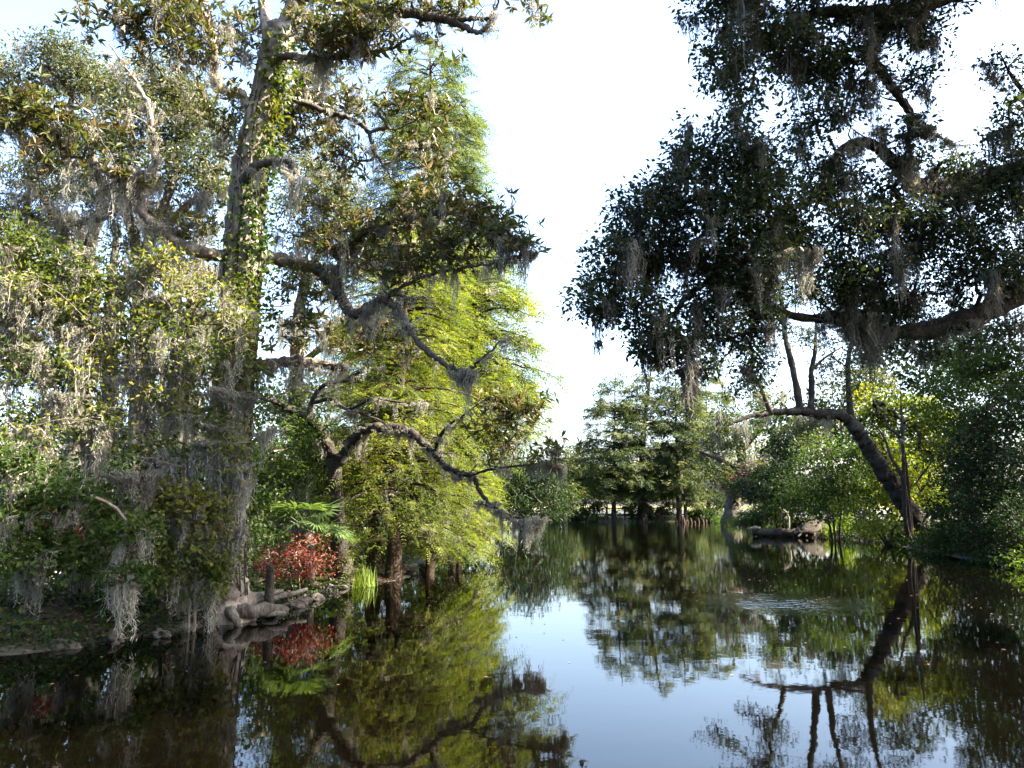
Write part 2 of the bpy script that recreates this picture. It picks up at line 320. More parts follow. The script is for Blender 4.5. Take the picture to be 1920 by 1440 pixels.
# ------------------------------------------------------------------ lake, ground
SHORE = [(-9.5, -8), (-9.2, 3), (-8.0, 8)] + [tuple(onz(*p)[:2]) for p in
    [(0, 1226), (150, 1216), (300, 1192), (400, 1168), (490, 1154), (560, 1132), (625, 1107), (660, 1097), (755, 1090), (790, 1058),
     (840, 1040), (880, 1020), (920, 1002), (1000, 984), (1050, 979), (1200, 977.5), (1340, 979), (1365, 986), (1420, 996), (1500, 1003),
     (1560, 1010), (1650, 1016), (1740, 1036), (1830, 1050), (1925, 1070)]] + [(14.2, 17), (11.2, 11), (10.5, 2), (10.5, -8)]
SH = np.array(SHORE)
def shore_dist(x, y):
    """signed distance to the lake edge, positive on land"""
    A = SH; B = np.roll(SH, -1, 0); best = np.full(x.shape, 1e9); inside = np.zeros(x.shape, bool)
    for a, b in zip(A, B):
        e = b - a; t = np.clip(((x - a[0]) * e[0] + (y - a[1]) * e[1]) / (e @ e), 0, 1)
        best = np.minimum(best, np.hypot(x - a[0] - t * e[0], y - a[1] - t * e[1]))
        c = (a[1] > y) != (b[1] > y)
        with np.errstate(divide='ignore', invalid='ignore'):
            inside ^= c & (x < (b[0] - a[0]) * (y - a[1]) / (b[1] - a[1]) + a[0])
    return np.where(inside, -best, best)
def wav(x, y): return (np.sin(x * 1.9 + np.sin(y * 1.3)) * np.cos(y * 2.3 + np.sin(x * .7)) + .5 * np.sin(x * 5.1 + y * 3.3) * np.cos(y * 4.7 - x * 2.9))
def gz(x, y):
    x = np.asarray(x, float); y = np.asarray(y, float); d = shore_dist(x, y) + .22 * wav(x, y) * np.clip(1.2 - np.hypot(x, y) / 60, 0, 1)
    s = np.clip((d + .05) / 1.8, 0, 1); up = .48 * (s * s * (3 - 2 * s)) + .05 * wav(x * .6, y * .6) * s
    return np.where(d > 0, up + .01, np.maximum(d * .5, -1.1))
def gpt(x, y): return np.array([x, y, float(gz(np.array([x]), np.array([y]))[0])])
def gat(px, Y):
    """the ground point at distance Y below photo column px"""
    x = (px - 960) / FPX * Y / (cp - (720 - HOR) / FPX * sp); return gpt(x, Y)

xs = np.unique(np.concatenate([np.linspace(-1500, -60, 20), np.linspace(-60, -16, 60), np.linspace(-16, 20, 190), np.linspace(20, 60, 60), np.linspace(60, 1500, 20)]))
ys = np.unique(np.concatenate([np.linspace(-200, -8, 12), np.linspace(-8, 40, 240), np.linspace(40, 110, 120), np.linspace(110, 2500, 30)]))
GX, GY = np.meshgrid(xs, ys); GZ = gz(GX, GY)
mb = MB(); nx = len(xs); i = np.arange(len(ys) - 1)[:, None] * nx; j = np.arange(nx - 1)[None]
mb.add(np.stack([GX, GY, GZ], -1).reshape(-1, 3), np.stack([i + j, i + j + 1, i + nx + j + 1, i + nx + j], -1).reshape(-1, 4), .5, True)
gm, n, l, b, out = newmat('bank soil and leaf litter')
tc = n.new('ShaderNodeTexCoord')
n1 = n.new('ShaderNodeTexNoise'); n1.inputs['Scale'].default_value = 7; n1.inputs['Detail'].default_value = 8; l.new(tc.outputs['Object'], n1.inputs[0])
n2 = n.new('ShaderNodeTexNoise'); n2.inputs['Scale'].default_value = .45; n2.inputs['Detail'].default_value = 4; l.new(tc.outputs['Object'], n2.inputs[0])
r1 = ramp(n, [(.3, (.018, .013, .009)), (.5, (.05, .036, .025)), (.7, (.12, .085, .06))]); l.new(n1.outputs[0], r1.inputs[0])
r2 = ramp(n, [(.42, (.02, .03, .009)), (.7, (.04, .055, .015))]); l.new(n1.outputs[0], r2.inputs[0])
r3 = ramp(n, [(.48, (0, 0, 0)), (.6, (1, 1, 1))]); l.new(n2.outputs[0], r3.inputs[0])
mx = n.new('ShaderNodeMix'); mx.data_type = 'RGBA'; l.new(r3.outputs[0], mx.inputs[0]); l.new(r1.outputs[0], mx.inputs[6]); l.new(r2.outputs[0], mx.inputs[7])
l.new(mx.outputs[2], b.inputs['Base Color']); b.inputs['Roughness'].default_value = .95
bp = n.new('ShaderNodeBump'); bp.inputs['Distance'].default_value = .05; l.new(n1.outputs[0], bp.inputs['Height']); l.new(bp.outputs[0], b.inputs['Normal'])
mb.build('ground', gm)['kind'] = 'structure'

def sheet(name, poly, z, mat):
    me = bpy.data.meshes.new(name); me.from_pydata([(x, y, z) for x, y in poly], [], [tuple(range(len(poly)))]); me.materials.append(mat)
    o = bpy.data.objects.new(name, me); COL.objects.link(o); o['kind'] = 'structure'; return o
wm, n, l, b, out = newmat('dark pond water')
b.inputs['Base Color'].default_value = (.0010, .0008, .0004, 1); b.inputs['Roughness'].default_value = .02; b.inputs['IOR'].default_value = 1.33
tc = n.new('ShaderNodeTexCoord')
na = n.new('ShaderNodeTexNoise'); na.inputs['Scale'].default_value = 1.6; na.inputs['Detail'].default_value = 2.5; l.new(tc.outputs['Object'], na.inputs[0])
nb = n.new('ShaderNodeTexNoise'); nb.inputs['Scale'].default_value = 9; nb.inputs['Detail'].default_value = 3; l.new(tc.outputs['Object'], nb.inputs[0])
RC = onz(1480, 1130)
vm = n.new('ShaderNodeVectorMath'); vm.operation = 'DISTANCE'; l.new(tc.outputs['Object'], vm.inputs[0]); vm.inputs[1].default_value = (RC[0], RC[1], 0)
nd = n.new('ShaderNodeTexNoise'); nd.inputs['Scale'].default_value = 1.1; nd.inputs['Detail'].default_value = 4; l.new(tc.outputs['Object'], nd.inputs[0])
ad = n.new('ShaderNodeMath'); ad.operation = 'MULTIPLY_ADD'; l.new(nd.outputs[0], ad.inputs[0]); ad.inputs[1].default_value = 1.6; l.new(vm.outputs['Value'], ad.inputs[2])
mr = n.new('ShaderNodeMapRange'); l.new(ad.outputs[0], mr.inputs[0]); mr.inputs[1].default_value = .6; mr.inputs[2].default_value = 2.7; mr.inputs[3].default_value = 1; mr.inputs[4].default_value = 0
ng = n.new('ShaderNodeTexNoise'); ng.inputs['Scale'].default_value = 5.5; ng.inputs['Detail'].default_value = 2; l.new(tc.outputs['Object'], ng.inputs[0])
p1 = n.new('ShaderNodeMath'); p1.operation = 'MULTIPLY'; l.new(mr.outputs[0], p1.inputs[0]); l.new(ng.outputs[0], p1.inputs[1])
p1b = n.new('ShaderNodeMath'); p1b.operation = 'MULTIPLY'; l.new(p1.outputs[0], p1b.inputs[0]); p1b.inputs[1].default_value = 17.0
p2 = n.new('ShaderNodeMath'); p2.operation = 'MULTIPLY_ADD'; l.new(nb.outputs[0], p2.inputs[0]); p2.inputs[1].default_value = .16; l.new(na.outputs[0], p2.inputs[2])
sy = n.new('ShaderNodeSeparateXYZ'); l.new(tc.outputs['Object'], sy.inputs[0])
mf = n.new('ShaderNodeMapRange'); l.new(sy.outputs['Y'], mf.inputs[0]); mf.inputs[1].default_value = 30; mf.inputs[2].default_value = 62; mf.inputs[3].default_value = 1; mf.inputs[4].default_value = 6.5
pf = n.new('ShaderNodeMath'); pf.operation = 'MULTIPLY'; l.new(p2.outputs[0], pf.inputs[0]); l.new(mf.outputs[0], pf.inputs[1])
p3 = n.new('ShaderNodeMath'); p3.operation = 'ADD'; l.new(pf.outputs[0], p3.inputs[0]); l.new(p1b.outputs[0], p3.inputs[1])
bp = n.new('ShaderNodeBump'); bp.inputs['Strength'].default_value = 1; bp.inputs['Distance'].default_value = .0015; l.new(p3.outputs[0], bp.inputs['Height']); l.new(bp.outputs[0], b.inputs['Normal'])
sheet('lake_water', [(-40, -60), (60, -60), (60, 95), (-40, 95)], 0.0, wm)
rm, n, l, b, out = newmat('river water')
b.inputs['Base Color'].default_value = (.16, .17, .17, 1); b.inputs['Roughness'].default_value = .12; b.inputs['IOR'].default_value = 1.33
sheet('river_water', [(-300, 108), (400, 108), (400, 190), (-300, 190)], .68, rm)
mm = plainmat('marsh grass ground', (.2, .2, .03), (.3, .28, .05), .3, .9, .02)
sheet('marsh', [(-600, 190), (800, 190), (800, 420), (-600, 420)], .69, mm)
pm = plainmat('pale shell path', (.5, .46, .4), (.62, .58, .52), 14, .9, .01)
def strip(name, pts, w, mat, dz=.03):
    C = catmull(np.array(pts, float), 14); T = unit(np.gradient(C, axis=0)); Nn = np.stack([-T[:, 1], T[:, 0]], 1); v = []
    for sx in np.linspace(-w / 2, w / 2, 5):
        q = C + Nn * sx; v.append(np.column_stack([q, gz(q[:, 0], q[:, 1]) + dz]))
    v = np.stack(v, 1); nn = len(C); i = np.arange(nn - 1)[:, None] * 5; j = np.arange(4)[None]; m2 = MB()
    m2.add(v.reshape(-1, 3), np.stack([i + j + 1, i + j, i + 5 + j, i + 5 + j + 1], -1).reshape(-1, 4), .5, True); o = m2.build(name, mat); o['kind'] = 'structure'
strip('path', [(-16, 14.5), (-11.5, 15.8), (-8.6, 18.5), (-7.2, 22), (-7.2, 28), (-8.6, 40), (-9, 60)], 1.9, pm)

# ------------------------------------------------------------------ near left: the big ivy-clad magnolia
Y1 = 13.8
t1 = Tree('magnolia_tree', 'tallest pale grey trunk at left rising out of the frame with ivy and moss', 'tree', at(425, 1160, Y1) * [1, 1, 0], bark='bark_pale')
t1.limb([(424, 1175, Y1), (419, 1100, Y1), (418, 1020, Y1), (424, 930, Y1), (430, 830, Y1), (437, 700, Y1), (447, 580, Y1), (456, 460, Y1), (466, 350, Y1), (482, 250, Y1), (500, 165, Y1), (516, 100, Y1 - .1), (530, 50, Y1 - .2)],
        [.44, .38, .35, .345, .35, .355, .355, .345, .32, .28, .25, .28, .26], 'trunk', 24, .06, 10, flare=.04)
trunk1 = t1.last.copy(); tr1 = np.interp(np.linspace(0, 1, len(trunk1)), np.linspace(0, 1, 13), [.46, .39, .36, .35, .355, .36, .36, .345, .32, .28, .25, .28, .26])
t1.limb([(526, 70, 13.6), (555, 10, 13.5), (580, -70, 13.4), (600, -190, 13.3), (610, -330, 13.2)], [.2, .17, .14, .09, .03], 'trunk', 12, .04)
t1.limb([(515, 100, 13.7), (498, 40, 13.8), (490, -40, 13.9), (470, -160, 14), (440, -300, 14)], [.15, .12, .1, .07, .02], 'trunk', 10, .04)
for (a, b2, c2) in [((424, 1128, 13.8), (470, 1150, 13.75), (535, 1150, 13.9)), ((428, 1135, 13.6), (440, 1160, 13.3), (452, 1178, 13.2)), ((412, 1130, 13.6), (402, 1160, 13.3), (392, 1182, 13.1)), ((432, 1130, 14), (500, 1125, 14.9), (575, 1105, 16)), ((420, 1120, 13.8), (398, 1150, 13.5), (360, 1176, 13.2)), ((428, 1120, 13.9), (480, 1118, 14.6), (530, 1108, 15.3)), ((415, 1120, 13.9), (370, 1130, 14.2), (320, 1140, 14.5))]:
    t1.limb([a, b2, c2], [.12, .08, .035], 'root', 10, .12, bark=M['bark_oak'])
LB = [
 ([(472, 210, 13.7), (452, 178, 13.6), (422, 172, 13.4), (405, 140, 13.2), (400, 92, 13.0), (390, 42, 12.9), (370, 8, 12.8), (340, -30, 12.7)], [.13, .1, .09, .085, .08, .06, .045, .02], 6),
 ([(398, 70, 13.0), (365, 30, 12.8), (325, 14, 12.7), (280, 4, 12.6), (230, 0, 12.5)], [.05, .045, .035, .02, .01], 3),
 ([(505, 125, 13.6), (535, 104, 13.3), (575, 108, 13.0), (620, 106, 12.8), (665, 104, 12.6), (715, 95, 12.5), (765, 75, 12.4), (800, 60, 12.3)], [.1, .085, .075, .07, .055, .04, .025, .01], 8),
 ([(560, -10, 13.4), (620, -4, 13), (660, 6, 12.7), (720, 18, 12.4), (790, 28, 12.2), (850, 40, 12.1), (890, 60, 12), (912, 52, 12), (925, 22, 12), (930, -10, 12)], [.14, .13, .12, .11, .1, .085, .045, .035, .025, .012], 3),
 ([(850, 40, 12.1), (880, 34, 12), (915, 36, 11.9), (930, 15, 11.9), (935, -15, 11.9)], [.06, .05, .04, .025, .012], 1),
 ([(846, 38, 12.1), (862, 15, 12.1), (870, -12, 12.1)], [.04, .03, .02], 1),
 ([(505, 175, 13.8), (560, 190, 14.2), (620, 212, 14.3), (660, 224, 14.2), (690, 246, 14.1), (702, 285, 14), (722, 312, 13.9), (740, 350, 13.8)], [.07, .065, .06, .055, .05, .04, .03, .015], 5),
 ([(455, 340, 13.6), (478, 313, 13.1), (505, 304, 12.8), (530, 302, 12.7), (550, 310, 12.6), (556, 345, 12.5)], [.1, .085, .075, .06, .05, .02], 8),
 ([(462, 470, 13.8), (540, 490, 14.4), (600, 508, 14.5), (628, 535, 14.4), (645, 568, 14.2), (663, 590, 14), (690, 575, 13.8), (715, 563, 13.6), (742, 577, 13.4), (760, 602, 13.3), (778, 634, 13.2), (810, 665, 13), (850, 690, 12.8), (872, 697, 12.7), (890, 686, 12.6), (920, 657, 12.5), (965, 630, 12.4)],
  [.16, .15, .14, .125, .115, .105, .085, .075, .072, .068, .065, .06, .05, .042, .03, .022, .008], 10),
 ([(712, 563, 13.6), (738, 552, 13.4), (760, 557, 13.3), (800, 562, 13.1)], [.05, .04, .03, .012], 2),
 ([(445, 690, 13.9), (500, 685, 14.3), (550, 677, 14.6), (600, 682, 14.9), (650, 690, 15.1)], [.15, .13, .12, .11, .09], 10),
 ([(450, 480, 13.8), (410, 478, 13.5), (345, 463, 13), (305, 428, 12.7), (268, 400, 12.5), (268, 345, 12.4), (290, 302, 12.3), (285, 232, 12.2), (270, 178, 12.1), (238, 132, 12), (200, 72, 11.9)], [.15, .14, .12, .1, .09, .07, .06, .05, .04, .025, .01], 12),
 ([(268, 340, 12.4), (225, 322, 12.3), (160, 303, 12.2), (80, 275, 12), (20, 240, 11.9)], [.06, .05, .04, .03, .012], 8),
 ([(640, 562, 14.2), (640, 500, 14), (680, 440, 13.8), (760, 410, 13.4), (850, 400, 13), (930, 420, 12.7), (985, 460, 12.5)], [.07, .065, .06, .055, .045, .03, .012], 8),
 ([(690, 576, 13.8), (790, 520, 13.4), (870, 502, 13.1), (940, 490, 12.9), (1000, 470, 12.8)], [.04, .035, .03, .02, .008], 10),
]
for q, (P, r, ms) in enumerate(LB): t1.limb(P, [x_ * .85 for x_ in r], 'branch', 10, .1, 9, moss=int(ms * 1.6), ml=(.3, 1.3), wob=.012, bark=M['bark_pale' if q in (0, 11, 12) else 'bark_oak'])  # most limbs get darker bark, their shade put into the colour
mag = [(220, 40, 12.4, 80, 30, .5, 9), (310, 75, 12.6, 65, 45, .6, 12), (265, 30, 12.4, 60, 25, .4, 8), (380, 60, 12.9, 55, 50, .6, 9), (430, 210, 13.4, 26, 60, .6, 8), (455, 60, 13.6, 40, 55, .6, 9), (340, 10, 12.7, 70, 22, .5, 10),
       (620, 55, 12.3, 70, 45, .5, 20), (560, 150, 15.4, 50, 55, .7, 14), (690, 65, 12.2, 50, 35, .5, 14), (600, 100, 15.4, 60, 60, .7, 14), (590, 215, 15.3, 55, 50, .7, 20), (540, 230, 15.2, 34, 60, .5, 12), (690, 30, 12.5, 50, 30, .5, 8), (800, 12, 12.1, 60, 18, .4, 6), (750, 5, 12.2, 40, 14, .4, 4), (850, 0, 12, 40, 12, .3, 4), (985, 5, 11.9, 30, 10, .2, 2),
       (805, 190, 13.9, 60, 30, .5, 8), (790, 260, 13.9, 55, 55, .6, 8), (660, 185, 15, 35, 30, .4, 7), (830, 85, 12.3, 12, 10, .1, 1), (640, 285, 14, 40, 28, .4, 8), (740, 220, 14, 40, 40, .5, 4),
       (760, 370, 13.6, 60, 32, .5, 10), (840, 385, 13.2, 75, 40, .6, 15), (920, 415, 12.8, 60, 42, .5, 16), (970, 455, 12.6, 26, 24, .3, 6), (700, 450, 13.8, 60, 48, .6, 18), (740, 490, 13.5, 75, 40, .6, 14), (850, 470, 13.1, 65, 35, .5, 10), (640, 465, 14, 38, 40, .6, 10), (620, 400, 14.2, 45, 40, .5, 8),
       (50, 215, 11.9, 65, 38, .5, 17), (120, 245, 12.1, 45, 32, .4, 10), (230, 235, 12.2, 40, 30, .4, 5), (100, 300, 12, 60, 30, .4, 7), (240, 330, 12.3, 60, 40, .4, 6), (560, 545, 14.4, 50, 50, .5, 8), (680, 620, 14.4, 40, 30, .4, 5), (350, 420, 13, 40, 25, .4, 6), (560, 620, 14.6, 50, 30, .4, 5)]
C = t1.blobs([(a_, b_, c_, d_ * 1.2, e_ * 1.2, f_, g_) for a_, b_, c_, d_, e_, f_, g_ in mag], 1.9); t1.grow(C, .007); rosettes(t1.crown, C, 4, .19, .185, .058, 7); t1.drape(C, 150, (.3, 1.2), .08, 26)
t1.done('magnolia', 'moss')
# ivy climbing its trunk
iv = thing('ivy_vine', at(440, 700, Y1 - .4), 'yellow-green ivy climbing the pale trunk of the tallest magnolia', 'vine')
mb = MB(); stm = MB(); k = len(trunk1)
ii = np.clip((rng.beta(2.2, 1.6, 520) * (k - 22) + 16).astype(int), 0, k - 1); a = rng.normal(-.35, .75, len(ii))
dirs = np.stack([np.cos(a), np.sin(a) - .35, np.zeros(len(a))], 1); dirs = unit(dirs)
Pc = trunk1[ii] + dirs * (tr1[ii][:, None] + rng.gamma(1.6, .07, (len(ii), 1)))
scatter(mb, Pc, 5, .13, .1, .085, .9, .9, -.4); mb.build('leaves', M['ivy'], iv, at(440, 700, Y1 - .4))
for q in range(7):
    a0 = rng.normal(-.6, .7); idx = np.arange(8, k - 20, 5); aa = a0 + np.cumsum(rng.normal(0, .12, len(idx)))
    tube(stm, trunk1[idx] + np.stack([np.cos(aa), np.sin(aa), 0 * aa], 1) * (tr1[idx][:, None] + .015), np.full(len(idx), .014), 5)
stm.build('stem', M['bark_dark'], iv, at(440, 700, Y1 - .4))

# the low forked tree leaning over the water
t2 = Tree('forked_tree', 'low dark tree forking into a wide Y with one arm arching over the water', 'tree', gat(640, 19.5), bark='bark_dark')
t2.limb([(642, 1075, 19.5), (635, 1000, 19.4), (631, 930, 19.2), (628, 868, 19)], [.22, .17, .16, .17], 'trunk', 14, .05, 7, flare=.2)
t2.limb([(628, 872, 19), (613, 832, 18.9), (597, 803, 18.8), (575, 785, 18.7), (547, 770, 18.6), (515, 753, 18.5), (470, 740, 18.4)], [.15, .135, .125, .11, .09, .07, .04], 'branch', 10, .1, 9, moss=6, wob=.012)
t2.limb([(630, 870, 19), (650, 846, 18.8), (662, 825, 18.6), (685, 806, 18.4), (722, 801, 18.2), (766, 808, 18), (792, 830, 17.7), (815, 850, 17.5), (837, 876, 17.3), (862, 888, 17.1), (886, 893, 17), (902, 927, 16.8), (926, 951, 16.6), (960, 967, 16.4), (990, 975, 16.2), (1016, 971, 16.1)],
        [.14, .13, .12, .11, .105, .1, .085, .075, .07, .065, .055, .045, .04, .032, .024, .012], 'branch', 10, .1, 9, moss=40, ml=(.2, .8), wob=.012)
t2.limb([(575, 786, 18.7), (588, 745, 18.6), (608, 722, 18.5), (648, 712, 18.3), (682, 690, 18.2), (700, 660, 18.1)], [.07, .06, .05, .045, .03, .01], 'branch', 7, .06, moss=5, ml=(.2, .6))
t2.limb([(590, 755, 18.6), (620, 749, 18.4), (650, 767, 18.2), (672, 760, 18.1), (700, 748, 18), (760, 755, 17.8), (810, 752, 17.6)], [.05, .045, .042, .038, .03, .02, .008], 'branch', 7, .06, moss=10, ml=(.2, .8))
t2.limb([(655, 766, 18.2), (690, 780, 18), (715, 790, 17.9), (732, 806, 17.9)], [.04, .03, .025, .01], 'branch', 6, .06, moss=4)
t2.limb([(818, 850, 17.5), (820, 830, 17.4), (838, 800, 17.2), (870, 778, 17), (900, 755, 16.8)], [.05, .045, .035, .025, .01], 'branch', 7, .06, moss=4)
t2.limb([(884, 890, 17), (920, 880, 16.8), (965, 874, 16.6), (1020, 869, 16.4), (1060, 872, 16.3)], [.035, .03, .025, .02, .01], 'branch', 7, .06, moss=9, ml=(.2, .8))
C = t2.blobs([(930, 750, 16.8, 28, 26, .4, 9), (985, 775, 16.8, 50, 26, .5, 15), (940, 835, 16.9, 26, 30, .4, 8), (1030, 850, 16.4, 34, 14, .3, 7), (905, 790, 16.9, 26, 24, .4, 5), (760, 650, 17.8, 50, 24, .4, 6), (690, 650, 18.1, 40, 20, .4, 6), (600, 650, 18.4, 30, 20, .4, 3)])
t2.grow(C, .007); rosettes(t2.crown, C, 5, .22, .19, .06, 7); t2.drape(C, 16, (.3, .9), .08, 24)
t2.done('magnolia', 'moss')

# ------------------------------------------------------------------ live oaks behind, left
def oak(name, label, trunk, tr, limbs, blobs, leaf, group=None, bark='bark_oak', nl=62, cr=.45, L=.13, Wd=.06, moss=40, ml=(.5, 1.8), mossmat='moss', mw=.016, r0=.012, flat=.7, mspread=.16, dens=1.5, mn=30, hang=None):
    t = Tree(name, label, 'tree', gpt(*at(*trunk[0])[:2]), group, bark)
    p0 = t.base - [0, 0, .25]
    P = [p0] + [at(*q) for q in trunk[1:]]
    t.limb(P, tr, 'trunk', 12, .05, 7, world=True, flare=.25, moss=moss // 8, ml=ml)
    for P, r in limbs: t.limb(P, r, 'branch', 8, .06, 6, moss=moss // 8, ml=ml)
    C = t.blobs(blobs, dens); t.grow(C, r0); scatter(t.crown, C, nl, cr, L, Wd, flat); t.drape(C, moss, ml, mspread, mn, mw)
    if hang: H = t.blobs(hang); t.grow(H, r0); scatter(t.crown, H, 10, .4, L, Wd, flat); mossy(t.moss, H, rng.uniform(ml[0], ml[1] * 1.3, len(H)), mspread * 1.3, mn, mw * 1.2)
    t.done(leaf, mossmat); return t
oak('live_oak', 'grey-green live oak filling the upper left corner behind the magnolia branches', [(130, 1090, 25), (140, 900, 25), (155, 700, 25), (150, 560, 25), (170, 450, 25)], [.45, .36, .32, .28, .1],
    [([(160, 520, 25), (110, 420, 24.5), (60, 330, 24), (30, 240, 24)], [.22, .18, .12, .05]), ([(165, 470, 25), (190, 380, 24.5), (170, 280, 24), (130, 200, 24)], [.2, .16, .11, .05]), ([(120, 420, 24.5), (200, 405, 24), (230, 330, 23.8)], [.12, .1, .05])],
    [(120, 125, 24, 85, 40, 1.6, 42), (40, 180, 24, 60, 45, 1.5, 22), (190, 165, 24, 70, 45, 1.5, 34), (60, 330, 24, 90, 45, 1.8, 30), (160, 260, 24.5, 90, 40, 1.7, 26), (10, 120, 24, 30, 40, 1, 10), (40, 420, 24.5, 70, 40, 1.5, 18), (20, 520, 25, 60, 50, 1.5, 16)], 'farleaf', moss=60, hang=[(90, 400, 24.5, 130, 60, 1.5, 44), (60, 560, 25, 90, 60, 1.5, 26)])
oak('live_oak', 'live oak with two dark forking boughs just left of the magnolia trunk', [(262, 1080, 22.5), (260, 900, 22.5), (262, 720, 22.5), (264, 580, 22.5), (262, 480, 22.5)], [.4, .32, .28, .24, .1],
    [([(262, 490, 22.5), (240, 410, 22), (180, 330, 21.8), (120, 300, 21.6)], [.22, .17, .12, .05]), ([(263, 500, 22.5), (300, 400, 22), (330, 320, 22), (350, 180, 22)], [.2, .16, .11, .05]), ([(280, 440, 22.2), (340, 395, 22), (400, 340, 22), (420, 280, 22)], [.13, .11, .08, .03])],
    [(300, 150, 22, 85, 45, 1.5, 36), (370, 220, 22.5, 60, 60, 1.5, 34), (280, 240, 22, 80, 50, 1.5, 34), (330, 320, 22, 85, 45, 1.5, 28), (410, 330, 22, 40, 60, 1.2, 18), (180, 360, 22, 70, 30, 1.2, 12), (360, 440, 22.5, 50, 50, 1, 12), (230, 480, 22.5, 60, 40, 1, 8)], 'farleaf', moss=60, hang=[(270, 380, 22.3, 110, 50, 1.5, 44), (320, 520, 22.5, 90, 60, 1.3, 26), (210, 660, 22.5, 120, 60, 1.3, 22)])
oak('live_oak', 'bluish-green live oak seen right of the pale magnolia trunk behind its branches', [(565, 1040, 27), (562, 880, 27), (555, 740, 27), (560, 600, 27), (575, 480, 27)], [.36, .3, .27, .22, .06],
    [([(565, 560, 27), (600, 470, 26.5), (640, 400, 26), (660, 330, 26)], [.18, .14, .1, .04]), ([(558, 690, 27), (620, 640, 26.5), (700, 620, 26), (760, 640, 26)], [.14, .12, .09, .04])],
    [(600, 350, 26, 75, 50, 1.5, 34), (570, 280, 26, 50, 40, 1.5, 14), (560, 420, 26, 60, 50, 1.5, 24), (650, 420, 26, 50, 60, 1.5, 24), (600, 520, 26.5, 70, 40, 1.3, 16), (700, 620, 26, 60, 40, 1.2, 14), (540, 760, 26.5, 60, 60, 1.2, 18), (600, 830, 26.5, 60, 50, 1.2, 16)], 'farleaf', moss=46, ml=(.6, 2.0), hang=[(620, 610, 26.5, 110, 50, 1.3, 34), (570, 460, 26.5, 60, 40, 1.2, 12)])
oak('live_oak', 'slender dark-trunked oak, leftmost of the trunks with sky gaps between them', [(205, 1070, 28), (208, 900, 28), (206, 700, 28), (210, 540, 28), (220, 420, 28)], [.34, .29, .26, .2, .06],
    [([(209, 560, 28), (160, 480, 27.5), (90, 440, 27)], [.14, .1, .05])],
    [(110, 450, 27.5, 80, 40, 1.5, 20), (60, 650, 28, 70, 60, 1.5, 18), (140, 800, 28, 90, 60, 1.5, 20)], 'farleaf', moss=40, ml=(.8, 2.2), hang=[(130, 620, 28, 120, 90, 1.5, 34)])
oak('live_oak', 'narrow oak trunk in shade close beside the big magnolia on its left', [(345, 1060, 26), (345, 900, 26), (342, 760, 26), (335, 600, 26), (330, 480, 26)], [.32, .27, .24, .18, .05],
    [([(338, 640, 26), (380, 560, 25.5), (410, 500, 25)], [.12, .09, .04])],
    [(380, 520, 25.5, 50, 45, 1.2, 14), (330, 780, 26, 70, 70, 1.4, 16)], 'farleaf', moss=40, ml=(.8, 2.0), hang=[(370, 640, 25.5, 80, 80, 1.3, 34)])

# ------------------------------------------------------------------ leafy understory trees and shrubs on the left bank
def shrub(name, label, px, Y, stems, blobs, leaf, nl=40, cr=.26, L=.09, Wd=.05, cat='shrub', group=None, shade=None, moss=0, ml=(.3, 1.0), twig='twig', r0=.005, sr=.05, flat=.7, nsp=.7, mossmat='moss', dens=1.0, mw=.012, arcs=0, veils=()):
    b0 = gat(px, Y); t = Tree(name, label, cat, b0, group, 'bark_oak'); t.bark = M[twig]
    for P in stems:
        P = [b0 + rng.normal(0, .08, 3) * [1, 1, 0] - [0, 0, .12]] + [at(*q) for q in P]
        t.limb(P, np.linspace(sr, sr * .25, 5), 'stem', 7, .05, 7, world=True, moss=moss // 6, ml=ml)
    C = t.blobs(blobs, dens); t.grow(C, r0, sag=.12); scatter(t.crown, C, nl, cr, L, Wd, flat, nsp)
    for (vx, vy, vY, vl) in veils:
        q = np.array([at(vx + k * 13, vy, vY) for k in (-1, 0, 1)]); t.grow(q, r0); mossy(t.moss, q, vl * mpp(vY) * rng.uniform(.6, 1, 3), .09, 84, .016)
    if shade: Q = t.blobs(shade, 1.3); t.grow(Q, .02); scatter(t.crown, Q, 46, .6, .3, .2)  # added out-of-view foliage with oversized leaves, there to cast shade
    t.crown.slot = 1
    for k in range(arcs):                                   # long bare twigs arching out of the foliage
        p = C[rng.integers(len(C))]; a = rng.random() * 6.28; l_ = rng.uniform(.5, 1.3); u = np.linspace(0, 1, 7)[:, None]; bend = rng.uniform(-.2, .9)
        q = p + np.array([math.cos(a), math.sin(a) * .7, 0]) * l_ * u + np.array([0, 0, 1.]) * l_ * (rng.uniform(-.1, .6) * u - bend * u ** 2)
        q[1:] += rng.standard_normal((6, 3)) * .015; tube(t.crown, q, np.linspace(.009, .003, 7), 4, 0)
    t.crown.slot = 0; t.drape(C, moss, ml, .09, 26, mw)
    t.done(leaf, mossmat, twig, 'foliage'); return t
